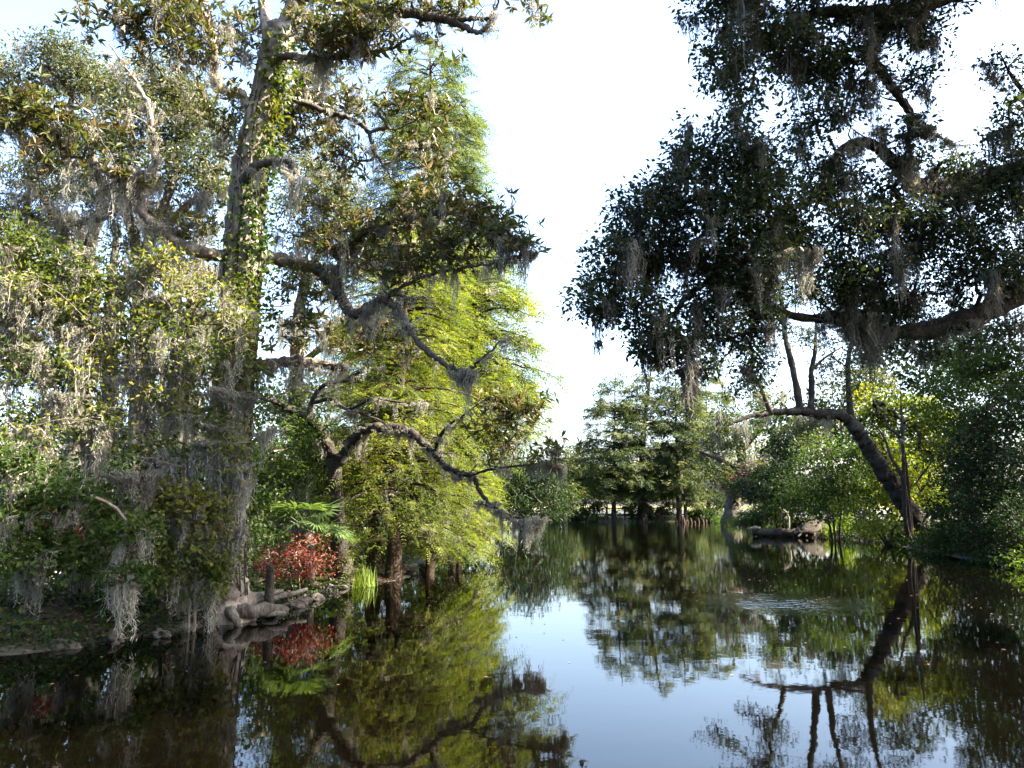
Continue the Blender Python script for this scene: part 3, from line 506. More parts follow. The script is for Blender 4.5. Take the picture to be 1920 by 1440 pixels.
shrub('understory_tree', 'leafy understory tree at the left frame edge with pale slanting stem', 170, 12.6,
      [[(165, 900, 12.4), (150, 820, 12.3), (110, 740, 12.1), (70, 660, 12), (40, 600, 11.9)], [(180, 880, 12.5), (200, 790, 12.6), (190, 680, 12.6), (230, 600, 12.6)], [(120, 900, 12.3), (60, 830, 12), (10, 790, 11.8)]],
      [(40, 450, 12, 60, 45, .7, 26), (110, 500, 12.2, 80, 40, .7, 32), (60, 560, 12, 70, 50, .7, 34), (150, 580, 12.3, 70, 50, .7, 30), (40, 680, 12, 60, 50, .7, 24), (150, 690, 12.4, 80, 50, .7, 28), (60, 800, 12, 80, 50, .6, 18), (200, 800, 12.5, 60, 60, .6, 20), (240, 620, 12.6, 50, 60, .5, 18), (50, 890, 12, 60, 40, .5, 12)],
      'shrub', 26, .27, .1, .056, 'small tree', moss=80, ml=(.5, 1.6), sr=.06, dens=1.2, r0=.008, arcs=60, veils=[(30, 620, 11.9, 190), (95, 540, 12, 170), (160, 470, 12.4, 150), (205, 600, 12.5, 180), (110, 740, 12, 190), (60, 810, 11.8, 190), (185, 800, 12.2, 190), (15, 480, 12.2, 120), (240, 520, 12.6, 140), (140, 620, 12.2, 160), (20, 900, 11.3, 150)])
shrub('understory_tree', 'yellow-green sapling crown in front of the lower magnolia trunk', 330, 13.2,
      [[(330, 1000, 13), (345, 850, 12.8), (350, 720, 12.7), (340, 600, 12.6)], [(325, 1000, 13), (290, 880, 12.8), (270, 760, 12.8), (280, 650, 12.7)], [(350, 1000, 12.9), (400, 900, 12.6), (470, 830, 12.4), (520, 800, 12.3)]],
      [(300, 500, 12.6, 60, 45, .5, 18), (380, 560, 12.7, 60, 50, .5, 22), (320, 620, 12.6, 80, 50, .6, 28), (380, 680, 12.6, 70, 50, .6, 28), (300, 740, 12.7, 80, 50, .6, 24), (400, 780, 12.5, 60, 50, .5, 20), (330, 850, 12.7, 80, 50, .5, 20), (440, 860, 12.4, 50, 50, .4, 14), (210, 540, 12.6, 40, 40, .5, 8), (430, 600, 12.8, 40, 60, .4, 12)],
      'shrub', 26, .26, .095, .054, 'small tree', moss=60, ml=(.5, 1.6), sr=.045, dens=1.1, r0=.008, arcs=50, veils=[(300, 560, 12.7, 170), (262, 690, 12.6, 190), (335, 700, 12.6, 160), (390, 830, 12.4, 190), (305, 860, 12.5, 210), (370, 590, 12.8, 120), (350, 950, 12.3, 150), (450, 900, 12.6, 110), (400, 950, 12.5, 170), (430, 990, 12.6, 130), (380, 1000, 12.5, 130)])
shrub('overhanging_shrub', 'low leafy shrub hanging over the dark bank at the lower left edge', 60, 11.9, [[(60, 1050, 11.6), (40, 960, 11.3), (20, 900, 11)], [(70, 1050, 11.6), (120, 960, 11.3), (170, 930, 11.1)]],
      [(40, 960, 11.3, 60, 60, .5, 14), (20, 870, 11.2, 40, 40, .4, 9), (130, 930, 11.2, 60, 40, .4, 9), (50, 1040, 11.3, 60, 40, .4, 12), (140, 1030, 11.6, 60, 40, .4, 12), (238, 988, 11.3, 44, 18, .2, 9), (245, 1072, 11.4, 34, 14, .2, 6)], 'mid', 34, .22, .1, .07, moss=24, ml=(.4, 1.2), sr=.03, dens=1.6)
shrub('overhanging_shrub', 'dark-leaved shrub in front of the magnolia root flare', 360, 12.7, [[(355, 1080, 12.6), (345, 1000, 12.4), (330, 930, 12.2)], [(370, 1080, 12.6), (390, 1000, 12.4), (400, 940, 12.3)]],
      [(340, 1010, 12.4, 50, 50, .4, 12), (400, 960, 12.4, 50, 50, .4, 12), (300, 950, 12.4, 50, 40, .4, 9), (360, 920, 12.4, 70, 40, .4, 10), (220, 960, 12.2, 60, 40, .4, 11), (230, 1050, 12.2, 60, 36, .4, 11), (310, 1070, 12.4, 50, 36, .4, 9), (380, 1080, 12.8, 36, 36, .3, 9), (415, 1050, 12.7, 26, 40, .3, 7)], 'shrub', 36, .22, .09, .06, moss=24, ml=(.4, 1.2), sr=.025, dens=2)
shrub('overhanging_shrub', 'green bush on the left bank just behind the red leaves', 520, 19.5, [[(520, 980, 19.5), (515, 900, 19.5)], [(530, 980, 19.5), (560, 900, 20)]],
      [(495, 960, 18.6, 50, 50, .7, 20), (560, 880, 20, 60, 50, .7, 24), (500, 880, 19.5, 60, 60, .7, 22), (600, 830, 20.5, 50, 60, .7, 16), (650, 890, 21, 60, 60, .7, 16), (480, 1020, 17.5, 40, 40, .5, 14), (560, 800, 18.5, 60, 50, .6, 14)], 'mid', 46, .28, .1, .06, moss=24, ml=(.5, 1.3), sr=.05, dens=1.4)

for lb, px, Y, bl in [
  ('dark evergreen bush behind the left bank, at the frame edge', 40, 17.5, [(30, 1000, 17.5, 70, 60, .8, 34), (60, 900, 18, 80, 60, .8, 34), (-40, 940, 17, 60, 80, .8, 24)]),
  ('dark evergreen bush between the left bank oak trunks', 190, 19, [(170, 1000, 19, 70, 50, .8, 34), (200, 920, 19.5, 70, 60, .8, 34), (120, 940, 19.5, 60, 60, .8, 24)]),
  ('dark evergreen bush just left of the magnolia trunk', 320, 18, [(310, 1000, 18, 60, 60, .8, 36), (340, 900, 18.5, 70, 60, .8, 36), (280, 860, 18.5, 50, 60, .8, 20), (370, 1030, 17, 40, 40, .6, 20)])]:
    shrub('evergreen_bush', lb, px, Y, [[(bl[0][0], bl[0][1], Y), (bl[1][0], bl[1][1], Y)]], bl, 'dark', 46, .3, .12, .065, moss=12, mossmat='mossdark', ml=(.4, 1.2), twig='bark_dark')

# ------------------------------------------------------------------ bald cypresses on the left
def cypress(name, label, Y, trunk, prof, nb, leaf, group=None, SL=.5, m=8, LL=.12, LW=.028, ns=24, tr=(.3, .03), moss=30, ml=(.5, 1.6), bark='bark_cypress', fl=.5, ylow=None, spread=.28, drop=.45, mw=.016, extra=None):
    """trunk: photo points; prof: (photo y, half width px) of the crown, top to bottom"""
    P = [at(px, py, Y) for px, py in trunk]; b0 = gpt(*P[0][:2]); t = Tree(name, label, 'tree', b0, group, bark); P[0] = b0 - [0, 0, .3]
    t.limb(P, np.linspace(tr[0], tr[1], 8), 'trunk', 16, .04, 8, world=True, flare=fl)
    if extra:
        for PP, rr in extra: t.limb(PP, rr, 'branch', 8)
    T = catmull(P, 20); zs = T[:, 2]; A = []; D = []; E1 = []; E2 = []; R1 = []
    pz = np.array([at(trunk[0][0], py, Y)[2] for py, _ in prof]); pw = np.array([w for _, w in prof]) * mpp(Y); o = np.argsort(pz); pz = pz[o]; pw = pw[o]
    w0 = rng.random(4000); zz = pz[0] + (pz[-1] - pz[0]) * w0; ww = np.interp(zz, pz, pw); zz = zz[rng.random(4000) < (ww / pw.max()) ** .7][:nb]
    for k, z in enumerate(zz):
        R = np.interp(z, pz, pw) * rng.uniform(.6, 1.15); a = k * 2.39996 + rng.normal(0, .3); i = np.argmin(abs(zs - z)); st = T[i]
        h = np.array([math.cos(a), math.sin(a), 0]); pe = np.array([-h[1], h[0], 0]); c = rng.normal(0, .12)
        u = np.linspace(0, 1, 5); path = st + h * (R * u)[:, None] + pe * (c * R * u ** 2)[:, None] + np.array([0, 0, 1.]) * (R * (.3 * u - drop * u ** 2))[:, None]
        E1.append(path[:-1]); E2.append(path[1:]); R1.append(np.stack([.012 + .016 * R * (1 - u[:-1]) ** 1.2, .012 + .016 * R * (1 - u[1:]) ** 1.2], 1))
        n = max(5, int(ns * R / 2)); uu = rng.random(n) ** .5; uu = .18 + .82 * uu
        lat = rng.normal(0, spread, n) * R * (1.1 - .6 * uu) + c * R * uu ** 2
        pts = st + h * (R * uu)[:, None] + pe * lat[:, None] + np.array([0, 0, 1.]) * (R * (.3 * uu - drop * uu ** 2) + rng.normal(0, .09, n) * min(1.5, R))[:, None]
        dd = h * .7 + pe * (lat / max(R, .3) * 1.5 + rng.normal(0, .5, n))[:, None] + np.array([0, 0, 1.]) * rng.normal(-.2, .3, n)[:, None]
        A.append(pts); D.append(dd)
    R1 = np.concatenate(R1); t.crown.slot = 1; edges(t.crown, np.concatenate(E1), np.concatenate(E2), R1[:, 0], R1[:, 1], .03); t.crown.slot = 0
    A = np.concatenate(A); D = np.concatenate(D); sprays(t.crown, A, D, SL * rng.uniform(.6, 1.3, len(A)), m, LL, LW)
    t.drape(A, moss, ml, .12, 24, mw); t.done(leaf, 'moss'); return t
cypress('bald_cypress', 'bright green cypress with the darker red-brown trunk standing at the water edge', 21.2, [(738, 1092), (741, 960), (747, 820), (757, 640), (770, 450), (780, 330)],
        [(330, 15), (450, 90), (560, 135), (680, 160), (780, 150), (880, 150), (960, 140), (1030, 130)], 190, 'cypress', SL=.55, m=8, ns=30, tr=(.17, .03), moss=44, ml=(.5, 1.7))
cypress('bald_cypress', 'tallest feathery cypress whose pointed top stands against the white sky', 29, [(800, 1040), (805, 900), (808, 650), (810, 400), (808, 200), (806, 70)],
        [(70, 16), (130, 75), (220, 108), (330, 122), (420, 130), (500, 145), (600, 150), (700, 150), (800, 140)], 380, 'softcypress', SL=.7, m=8, LL=.18, LW=.042, ns=26, tr=(.22, .03), moss=30, ml=(.6, 1.8))
cypress('bald_cypress', 'broad yellow-green cypress bulging furthest right over the pond', 26.5, [(850, 1045), (864, 900), (880, 750), (890, 600), (900, 460)],
        [(455, 12), (500, 75), (570, 118), (650, 135), (720, 155), (770, 165), (850, 105), (920, 80), (990, 70), (1030, 40)], 230, 'cypress', SL=.65, m=8, LL=.16, LW=.04, ns=28, tr=(.18, .03), moss=30, ml=(.5, 1.5))
cypress('bald_cypress', 'slimmer cypress trunk just left of the red-brown one on the left bank', 22.3, [(700, 1080), (702, 980), (706, 860), (710, 700), (715, 540)],
        [(540, 15), (640, 80), (760, 110), (860, 120), (940, 100)], 110, 'cypress', SL=.55, m=8, ns=26, tr=(.2, .03), moss=24, ml=(.5, 1.5))
cypress('cypress_sapling', 'small bright cypress drooping low over the water right of the trunks', 22.5, [(800, 1062), (806, 1000), (812, 930), (820, 850)],
        [(840, 20), (900, 75), (960, 85), (1010, 80), (1040, 50)], 60, 'cypress', SL=.4, m=8, LL=.1, LW=.025, ns=34, tr=(.07, .02), moss=10, ml=(.4, 1.0), fl=.2)

cypress('cypress_sapling', 'yellow-green cypress bough mass touching the water furthest right on the left bank', 24.2, [(858, 1060), (862, 1000), (866, 930), (870, 860)],
        [(850, 20), (900, 70), (960, 85), (1010, 75), (1040, 50)], 70, 'cypress', SL=.42, m=8, LL=.11, LW=.028, ns=36, tr=(.06, .02), moss=10, ml=(.4, 1.0), fl=.2)

# willowy dark trees on the far left shore
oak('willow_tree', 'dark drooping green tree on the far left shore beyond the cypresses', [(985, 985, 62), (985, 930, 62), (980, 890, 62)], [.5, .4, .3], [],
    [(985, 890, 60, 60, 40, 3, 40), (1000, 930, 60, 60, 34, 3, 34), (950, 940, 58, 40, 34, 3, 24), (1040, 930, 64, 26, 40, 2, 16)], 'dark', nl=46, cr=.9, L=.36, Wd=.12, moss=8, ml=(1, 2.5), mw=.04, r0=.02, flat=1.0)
oak('shore_tree', 'small dull green tree right of the drooping one on the far shore', [(1058, 975, 84), (1060, 930, 84), (1062, 890, 84)], [.3, .25, .2], [],
    [(1065, 880, 84, 22, 36, 2, 18), (1060, 930, 82, 26, 30, 2, 18), (1082, 855, 95, 22, 18, 2, 10)], 'farcypress', nl=40, cr=.8, L=.4, Wd=.16, moss=0, r0=.02)

# ------------------------------------------------------------------ far bank
FC = dict(SL=1.0, m=5, LL=.5, LW=.13, bark='bark_dark', moss=14, ml=(1.0, 3.0), mw=.05, fl=.3, drop=.2, spread=.3)
cypress('far_cypress', 'far cypress with yellowed pointed top, leftmost across the pond', 86, [(1151, 978), (1151, 900), (1152, 800), (1154, 690)], [(688, 4), (715, 28), (760, 46), (830, 62), (880, 72), (935, 66), (958, 40)], 125, 'farcypress', ns=11, tr=(.27, .03), **FC)
cypress('far_cypress', 'thick-trunked far cypress forking low, second from the left across the pond', 87, [(1204, 978), (1204, 900), (1206, 820), (1215, 740), (1222, 680)], [(675, 10), (720, 46), (780, 62), (840, 66), (890, 70), (935, 58), (955, 36)], 115, 'farcypress', ns=11, tr=(.5, .04),
        extra=[([(1203, 915, 87), (1192, 885, 86.5), (1172, 860, 86), (1160, 840, 86)], [.32, .25, .18, .06])], **FC)
cypress('far_cypress', 'straight far cypress, left one of the close pair with knees at its foot', 85.5, [(1274, 979), (1272, 900), (1268, 800), (1266, 690)], [(690, 8), (740, 40), (800, 56), (860, 60), (910, 58), (950, 40)], 105, 'farcypress', ns=11, tr=(.3, .03), **FC)
cypress('far_cypress', 'thin far cypress, right one of the close pair with knees at its foot', 86, [(1285, 979), (1285, 900), (1286, 800), (1290, 700)], [(700, 6), (760, 36), (830, 48), (880, 50), (930, 44), (950, 26)], 85, 'farcypress', ns=11, tr=(.18, .03), **FC)
cypress('far_cypress', 'rusty green far cypress between the close pair and the mossy oak', 92, [(1330, 976), (1328, 900), (1326, 800), (1322, 700)], [(695, 10), (740, 50), (800, 60), (860, 60), (920, 54), (950, 36)], 115, 'farcypress', ns=11, tr=(.22, .03), **FC)
oak('mossy_oak', 'dark leaning oak hung with grey moss where the right bank meets the far shore', [(1372, 985, 74), (1376, 930, 74), (1392, 870, 74), (1380, 810, 74)], [.8, .6, .5, .4],
    [([(1390, 880, 74), (1350, 860, 73), (1310, 845, 73)], [.4, .3, .1]), ([(1385, 850, 74), (1420, 810, 73), (1440, 780, 73)], [.35, .25, .1])],
    [(1380, 800, 74, 50, 44, 3, 26), (1340, 830, 74, 40, 40, 3, 18), (1400, 880, 72, 44, 40, 3, 22), (1440, 850, 72, 36, 36, 3, 18), (1355, 900, 73, 34, 34, 2, 14), (1430, 760, 74, 40, 40, 3, 14)], 'farcypress', nl=34, cr=.8, L=.36, Wd=.15, moss=46, ml=(1.5, 4), mw=.05, r0=.02, mspread=.4)
# bushes along the far shore
fb = [(1078, 955, 12, 18, 'dark'), (1100, 962, 12, 12, 'mid'), (1120, 955, 10, 16, 'dark'), (1186, 958, 13, 14, 'dark'), (1222, 964, 16, 10, 'dark'), (1245, 960, 14, 10, 'dark'), (1300, 966, 9, 7, 'mid'), (1318, 958, 10, 12, 'dark'), (1338, 966, 14, 14, 'mid'), (1352, 945, 14, 26, 'dark'), (1060, 950, 12, 26, 'mid')]
lab = ['dark rounded bush left of the brown fence', 'pale green low bush at the foot of the brown fence', 'narrow dark bush touching the left end of the brown fence', 'dark spiky bush between the fence and the thick trunk', 'low dark bush right of the thick cypress trunk', 'low dark bush left of the close pair of cypresses', 'tiny green bush among the cypress knees', 'small dark bush before the bright river strip', 'green bush at the right end of the cypress knees', 'tall dark bush at the corner of the right bank', 'upright green bush below the far dull green tree']
for (px, py, rx, ry, lf), lb in zip(fb, lab):
    Y = 87 + rng.uniform(-.5, 2); shrub('shore_bush', lb, px, Y, [[(px, py, Y)]], [(px, py, Y, rx, ry, .8, 16)], lf, 26, .4, .32, .14, group='bushes along the far shore', twig='bark_dark', r0=.01)
# brown fence on the far shore
YF = 87.5; f0 = at(1138, 978, YF); fr = thing('wooden_fence', [f0[0], YF, .45], 'dark brown rail fence with cross braces on the far shore', 'fence')
def box(mb, c, s, rot=None):
    c = np.asarray(c, float); h = np.asarray(s, float) / 2
    v = np.array([[x, y, z] for z in (-1, 1) for y in (-1, 1) for x in (-1, 1)], float) * h
    if rot is not None: v = v @ np.array(rot.to_matrix()).T
    mb.add(v + c, [[0, 2, 3, 1], [4, 5, 7, 6], [0, 1, 5, 4], [2, 6, 7, 3], [0, 4, 6, 2], [1, 3, 7, 5]], .5)
from mathutils import Euler
for k in range(4):
    mb = MB(); x = f0[0] + k * 2.0
    box(mb, [x, YF, .95], [.2, .2, 1.5]); mb.build('post', M['wood'], fr, fr.location)
    if k < 3:
        for z in (1.55, .72):
            mb = MB(); box(mb, [x + 1.0, YF, z], [1.8, .08, .14]); mb.build('rail', M['wood'], fr, fr.location)
        for sgn in (1, -1):
            mb = MB(); box(mb, [x + 1.0, YF + .045 * sgn, 1.135], [1.93, .05, .08], Euler((0, sgn * .36, 0))); mb.build('brace', M['wood'], fr, fr.location)
# cypress knees
km = MB(); kp = np.array([[0, 0, -.3], [.03, .02, .2], [.0, .03, .55], [.02, 0, .75]])
tube(km, kp, [.22, .15, .1, .03], 8, .1); k0 = km.build('cypress_knee', M['bark_cypress'])
for k, (px, s) in enumerate([(1268, .7), (1279, 1.0), (1283, .8), (1290, .5), (1296, .65), (1303, .45), (1310, .7), (1319, .5), (1324, .65), (1332, .4)]):
    o = k0 if k == 0 else k0.copy()
    if k: COL.objects.link(o)
    p = onz(px, 980.5 + (k % 3) * .5, .0); o.location = (p[0], p[1], .05); o.scale = (s * 1.1, s, s * (.7 + .12 * (k * 7 % 5))); o.rotation_euler = (.12 * math.sin(k * 2.1), .14 * math.cos(k * 3.7), k * 1.3)
    tag(o, 'reddish cypress knee poking up at the far waterline below the close pair of trunks', 'cypress knee', 'cypress knees on the far shore')

# far woods beyond the river
def woods(name, label, spots, leaf, L, nl, cr):
    m2 = MB(); C = []
    for (px, py, Y, rx, ry, n) in spots:
        c = at(px, py, Y); g = unit(rng.standard_normal((n, 3))) * (rng.random((n, 1)) ** .4); C.append(c + g * np.array([rx * mpp(Y), 3, ry * mpp(Y)]))
    C = np.concatenate(C); scatter(m2, C, nl, cr, L, L * .5, .8); return tag(m2.build(name, M[leaf]), label, 'woods', None, 'stuff')
woods('distant_woods', 'hazy band of woods beyond the bright river', [(x, 925 + rng.uniform(-6, 4), 240, 40, 16, 40) for x in range(1000, 1480, 36)] + [(x, 905 + rng.uniform(-14, 10), 210, 40, 30, 60) for x in range(1010, 1480, 40)], 'farcypress', .9, 26, 1.9)
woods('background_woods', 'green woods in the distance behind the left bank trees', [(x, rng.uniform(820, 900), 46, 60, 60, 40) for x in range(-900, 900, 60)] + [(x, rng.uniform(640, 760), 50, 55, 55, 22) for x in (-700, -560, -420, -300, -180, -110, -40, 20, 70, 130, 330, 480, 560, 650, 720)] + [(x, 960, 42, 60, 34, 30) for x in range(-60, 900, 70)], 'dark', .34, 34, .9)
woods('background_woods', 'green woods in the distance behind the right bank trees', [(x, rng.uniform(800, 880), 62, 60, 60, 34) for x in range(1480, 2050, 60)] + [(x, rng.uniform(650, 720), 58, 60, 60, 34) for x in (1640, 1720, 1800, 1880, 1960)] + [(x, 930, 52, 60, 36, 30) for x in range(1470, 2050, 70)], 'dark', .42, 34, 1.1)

# unseen woods added behind the viewer to keep sky light off the near banks
m2 = MB(); Cw = np.stack([rng.uniform(-34, 34, 900), rng.uniform(-26, -13, 900), rng.uniform(.5, 17, 900)], 1); scatter(m2, Cw, 26, 1.0, .45, .25, .8)
for k in range(14): x = -32 + k * 5; tube(m2, [[x, -18, -.2], [x + .4, -18.5, 5], [x, -18, 12]], [.4, .3, .12], 8)
tag(m2.build('added_shade_woods', M['dark']), 'unseen woods added behind the viewer to darken the near banks', 'woods', None, 'stuff')

# ------------------------------------------------------------------ right bank
YR = 38
t = Tree('leaning_oak', 'dark oak leaning left from the right bank with a long level limb over the pond', 'tree', gpt(*at(1745, 1030, YR)[:2]), bark='bark_dark')
t.limb([at(1752, 1045, YR), at(1735, 1005, YR), at(1712, 968, YR), at(1682, 922, YR), at(1650, 876, YR), at(1622, 830, YR), at(1600, 798, YR)], [.58, .47, .43, .39, .37, .34, .32], 'trunk', 18, .09, 12, world=True, wob=.02, flare=.3, moss=4)
t.limb([(1604, 802, YR), (1580, 779, YR), (1540, 776, 37.8), (1490, 772, 37.5), (1440, 774, 37.2), (1402, 782, 37), (1365, 798, 36.8)], [.33, .28, .23, .19, .14, .1, .04], 'branch', 12, .1, 9, wob=.02, moss=14, ml=(.5, 1.6), ms=.2)
t.limb([(1502, 774, 37.6), (1494, 730, 37.6), (1484, 680, 37.6), (1472, 630, 37.6), (1466, 570, 37.6), (1455, 510, 37.6)], [.2, .17, .15, .13, .1, .06], 'branch', 10, .06)
t.limb([(1520, 774, 37.7), (1522, 720, 37.7), (1521, 695, 37.7), (1528, 660, 37.7), (1530, 600, 37.7)], [.17, .15, .13, .1, .05], 'branch', 8, .06)
t.limb([(1521, 696, 37.7), (1545, 672, 37.7), (1580, 650, 37.7)], [.08, .06, .02], 'branch', 7)
t.limb([(1445, 774, 37.2), (1432, 740, 37), (1415, 700, 37)], [.13, .1, .05], 'branch', 7)
t.limb([(1596, 790, YR), (1592, 740, YR), (1590, 680, YR), (1600, 620, YR)], [.2, .15, .12, .06], 'branch', 8)
C = t.blobs([(1412, 690, 37, 30, 46, 1, 26), (1400, 640, 37, 30, 30, 1, 14), (1500, 620, 37.5, 50, 40, 1.5, 18), (1560, 700, 38, 40, 40, 1.5, 16), (1470, 540, 37.5, 60, 50, 1.5, 26), (1600, 640, 38, 50, 50, 1.5, 22), (1390, 730, 37, 20, 24, .8, 6), (1350, 600, 36, 50, 44, 1.5, 26), (1430, 560, 37, 60, 50, 1.5, 34), (1550, 550, 38, 60, 50, 1.5, 34), (1650, 560, 38, 60, 50, 1.5, 30), (1740, 600, 38, 50, 50, 1.5, 26), (1500, 470, 38, 90, 50, 1.5, 34), (1330, 690, 36, 40, 30, 1, 12), (1560, 750, 38, 60, 20, 1, 12)])
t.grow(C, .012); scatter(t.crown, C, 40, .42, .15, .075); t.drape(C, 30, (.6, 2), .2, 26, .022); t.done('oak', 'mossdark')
# sunlit sapling with a straight dark stem
shrub('sunlit_sapling', 'bright yellow-green sapling with a straight dark stem crossing the leaning oak', 1702, 37.6, [[(1698, 980, 37), (1695, 900, 36.8), (1692, 820, 36.8), (1690, 775, 37), (1689, 745, 37.5)], [(1694, 905, 36.8), (1672, 860, 37.2), (1655, 815, 38), (1630, 790, 39)], [(1693, 840, 37), (1665, 800, 37.5), (1655, 760, 38.5)]],
      [(1655, 755, 40, 54, 36, 1, 38), (1625, 800, 41, 44, 40, 1, 26), (1705, 785, 40, 60, 50, 1, 52), (1690, 860, 41.5, 70, 50, 1, 56), (1750, 820, 39, 50, 56, 1, 46), (1650, 900, 42, 60, 40, 1, 26), (1735, 910, 40, 34, 50, 1, 22), (1690, 930, 42, 50, 34, 1, 20)], 'sunny', 44, .42, .18, .11, 'small tree', sr=.12, twig='bark_dark', moss=8, ml=(.5, 1.5), mw=.02, r0=.008)
rb = [
 ('bank_shrub', 'sunlit low shrub on the waterline below the leaning oak', 1660, 39, [(1640, 980, 39, 50, 26, .8, 22), (1690, 985, 38, 30, 30, .8, 14), (1600, 960, 40, 40, 30, .8, 16)], 'sunny', .15, .085),
 ('bank_shrub', 'grey-green shrub with moss behind the rotting stump', 1560, 43.5, [(1560, 900, 43, 60, 44, 1.2, 40), (1600, 850, 43, 50, 44, 1.2, 30), (1530, 850, 44, 46, 40, 1.2, 26), (1560, 950, 42.5, 60, 30, 1, 30), (1510, 930, 44, 50, 34, 1, 26)], 'mid', .18, .1),
 ('bank_shrub', 'dark evergreen mass on the bank left of the stump', 1470, 50, [(1460, 900, 50, 46, 40, 1.5, 30), (1500, 930, 48, 46, 34, 1.5, 26), (1420, 920, 54, 36, 34, 1.5, 22), (1480, 850, 54, 46, 34, 1.5, 20)], 'dark', .24, .12),
 ('bank_shrub', 'feathery green mound spilling to the water left of the log', 1412, 51, [(1410, 970, 51, 30, 18, 1, 26), (1440, 958, 50, 40, 20, 1, 26), (1385, 980, 53, 20, 12, .8, 10)], 'mid', .26, .07),
 ('bank_tree', 'dense deep green tree filling the right frame edge down to the water', 1870, 30, [(1850, 850, 30, 80, 60, 1.5, 60), (1890, 760, 30, 70, 60, 1.5, 50), (1830, 930, 30, 80, 50, 1.3, 56), (1790, 880, 32, 50, 60, 1.3, 40), (1920, 900, 28, 60, 80, 1.2, 50)], 'dark', .14, .075, [(2080, 640, 31, 100, 100, 2, 50), (2200, 740, 30, 120, 120, 2, 60), (2350, 400, 30, 130, 130, 2, 60), (2300, 240, 31, 130, 120, 2, 60), (2520, 470, 29, 130, 130, 2, 60), (2080, 480, 32, 100, 90, 2, 50), (2250, 520, 32, 140, 140, 2, 60), (2150, 880, 28, 120, 90, 2, 60), (2400, 640, 28, 140, 140, 2, 60), (2150, 330, 34, 120, 110, 2, 60), (2600, 300, 31, 140, 140, 2, 60), (2070, 545, 35, 90, 90, 1.2, 60), (2070, 430, 35, 90, 90, 1.2, 60), (2070, 320, 35, 90, 90, 1.2, 60), (2170, 440, 35, 100, 100, 1.2, 60), (2170, 300, 35, 100, 100, 1.2, 60), (2260, 220, 35, 100, 100, 1.2, 60), (2100, 700, 29, 110, 100, 1.6, 60), (2180, 620, 28, 110, 110, 1.6, 60), (2300, 560, 27, 120, 120, 1.6, 60)]),  # last list is unseen foliage, added only to shade the bank
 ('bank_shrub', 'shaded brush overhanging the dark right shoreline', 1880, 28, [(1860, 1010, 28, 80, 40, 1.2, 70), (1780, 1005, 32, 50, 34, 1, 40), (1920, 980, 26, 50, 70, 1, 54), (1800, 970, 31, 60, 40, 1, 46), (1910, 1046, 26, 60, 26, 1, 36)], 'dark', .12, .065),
 ('bank_tree', 'mid green tree top under the heavy bough at the right edge', 1830, 36, [(2060, 600, 37, 110, 100, 2, 60), (1800, 680, 36, 60, 40, 1.6, 38), (1860, 700, 36, 60, 50, 1.6, 40), (1770, 750, 35, 50, 50, 1.6, 34), (1830, 640, 37, 60, 30, 1.5, 24), (1905, 650, 36, 50, 60, 1.6, 30), (1810, 800, 34, 50, 44, 1.5, 26)], 'mid', .19, .1),  # first clump lies out of view, added to cast shade
 ('bank_tree', 'dull green tree behind the level oak limb', 1560, 52, [(1560, 790, 52, 60, 30, 2, 30), (1500, 810, 54, 50, 34, 2, 26), (1620, 730, 50, 50, 50, 2, 34), (1580, 730, 52, 40, 30, 2, 16)], 'farleaf', .26, .13),
]
for nm, lb, px, Y, bl, lf, L, Wd, *shd in rb:
    stems = [[(b[0], b[1], b[2])] for b in bl[:3]]
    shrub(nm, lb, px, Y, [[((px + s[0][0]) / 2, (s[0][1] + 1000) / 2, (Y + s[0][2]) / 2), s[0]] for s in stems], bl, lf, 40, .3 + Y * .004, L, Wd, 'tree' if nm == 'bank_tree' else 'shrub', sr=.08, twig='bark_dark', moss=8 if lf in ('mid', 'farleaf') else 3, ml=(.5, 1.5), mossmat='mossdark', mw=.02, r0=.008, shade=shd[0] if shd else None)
# crape myrtle with pink blossom
cm = shrub('crape_myrtle', 'dark round tree with pink blossom tips above the right bank', 1440, 57, [[(1430, 930, 57), (1425, 890, 57)]], [(1425, 895, 57, 34, 26, 1.5, 26), (1460, 880, 56, 30, 30, 1.5, 18), (1395, 910, 57, 20, 20, 1, 10)], 'dark', 40, .5, .26, .12, 'tree', twig='bark_dark', sr=.12)
m2 = MB(); Cb = cm.blobs([(1408, 872, 55.4, 14, 6, .4, 6), (1390, 888, 55.5, 10, 6, .4, 4), (1440, 862, 55, 11, 5, .3, 4), (1372, 896, 56, 8, 5, .3, 3)]); scatter(m2, Cb, 6, .25, .13, .07); m2.build('blossom', M['pink'], cm.root, cm.base)
cm = shrub('crape_myrtle', 'shaded shrub with a few magenta flowers near the right edge', 1815, 31, [[(1815, 900, 30), (1820, 840, 30)]], [(1820, 830, 29.5, 40, 40, 1, 20), (1850, 780, 29.5, 30, 30, 1, 12)], 'dark', 36, .35, .15, .08, 'tree', twig='bark_dark', sr=.07)
m2 = MB(); Cb = cm.blobs([(1815, 842, 28.2, 7, 6, .2, 3), (1856, 770, 28.2, 8, 5, .2, 3), (1835, 800, 28.2, 16, 6, .2, 4)]); scatter(m2, Cb, 2, .1, .05, .03); m2.build('blossom', M['pink'], cm.root, cm.base)

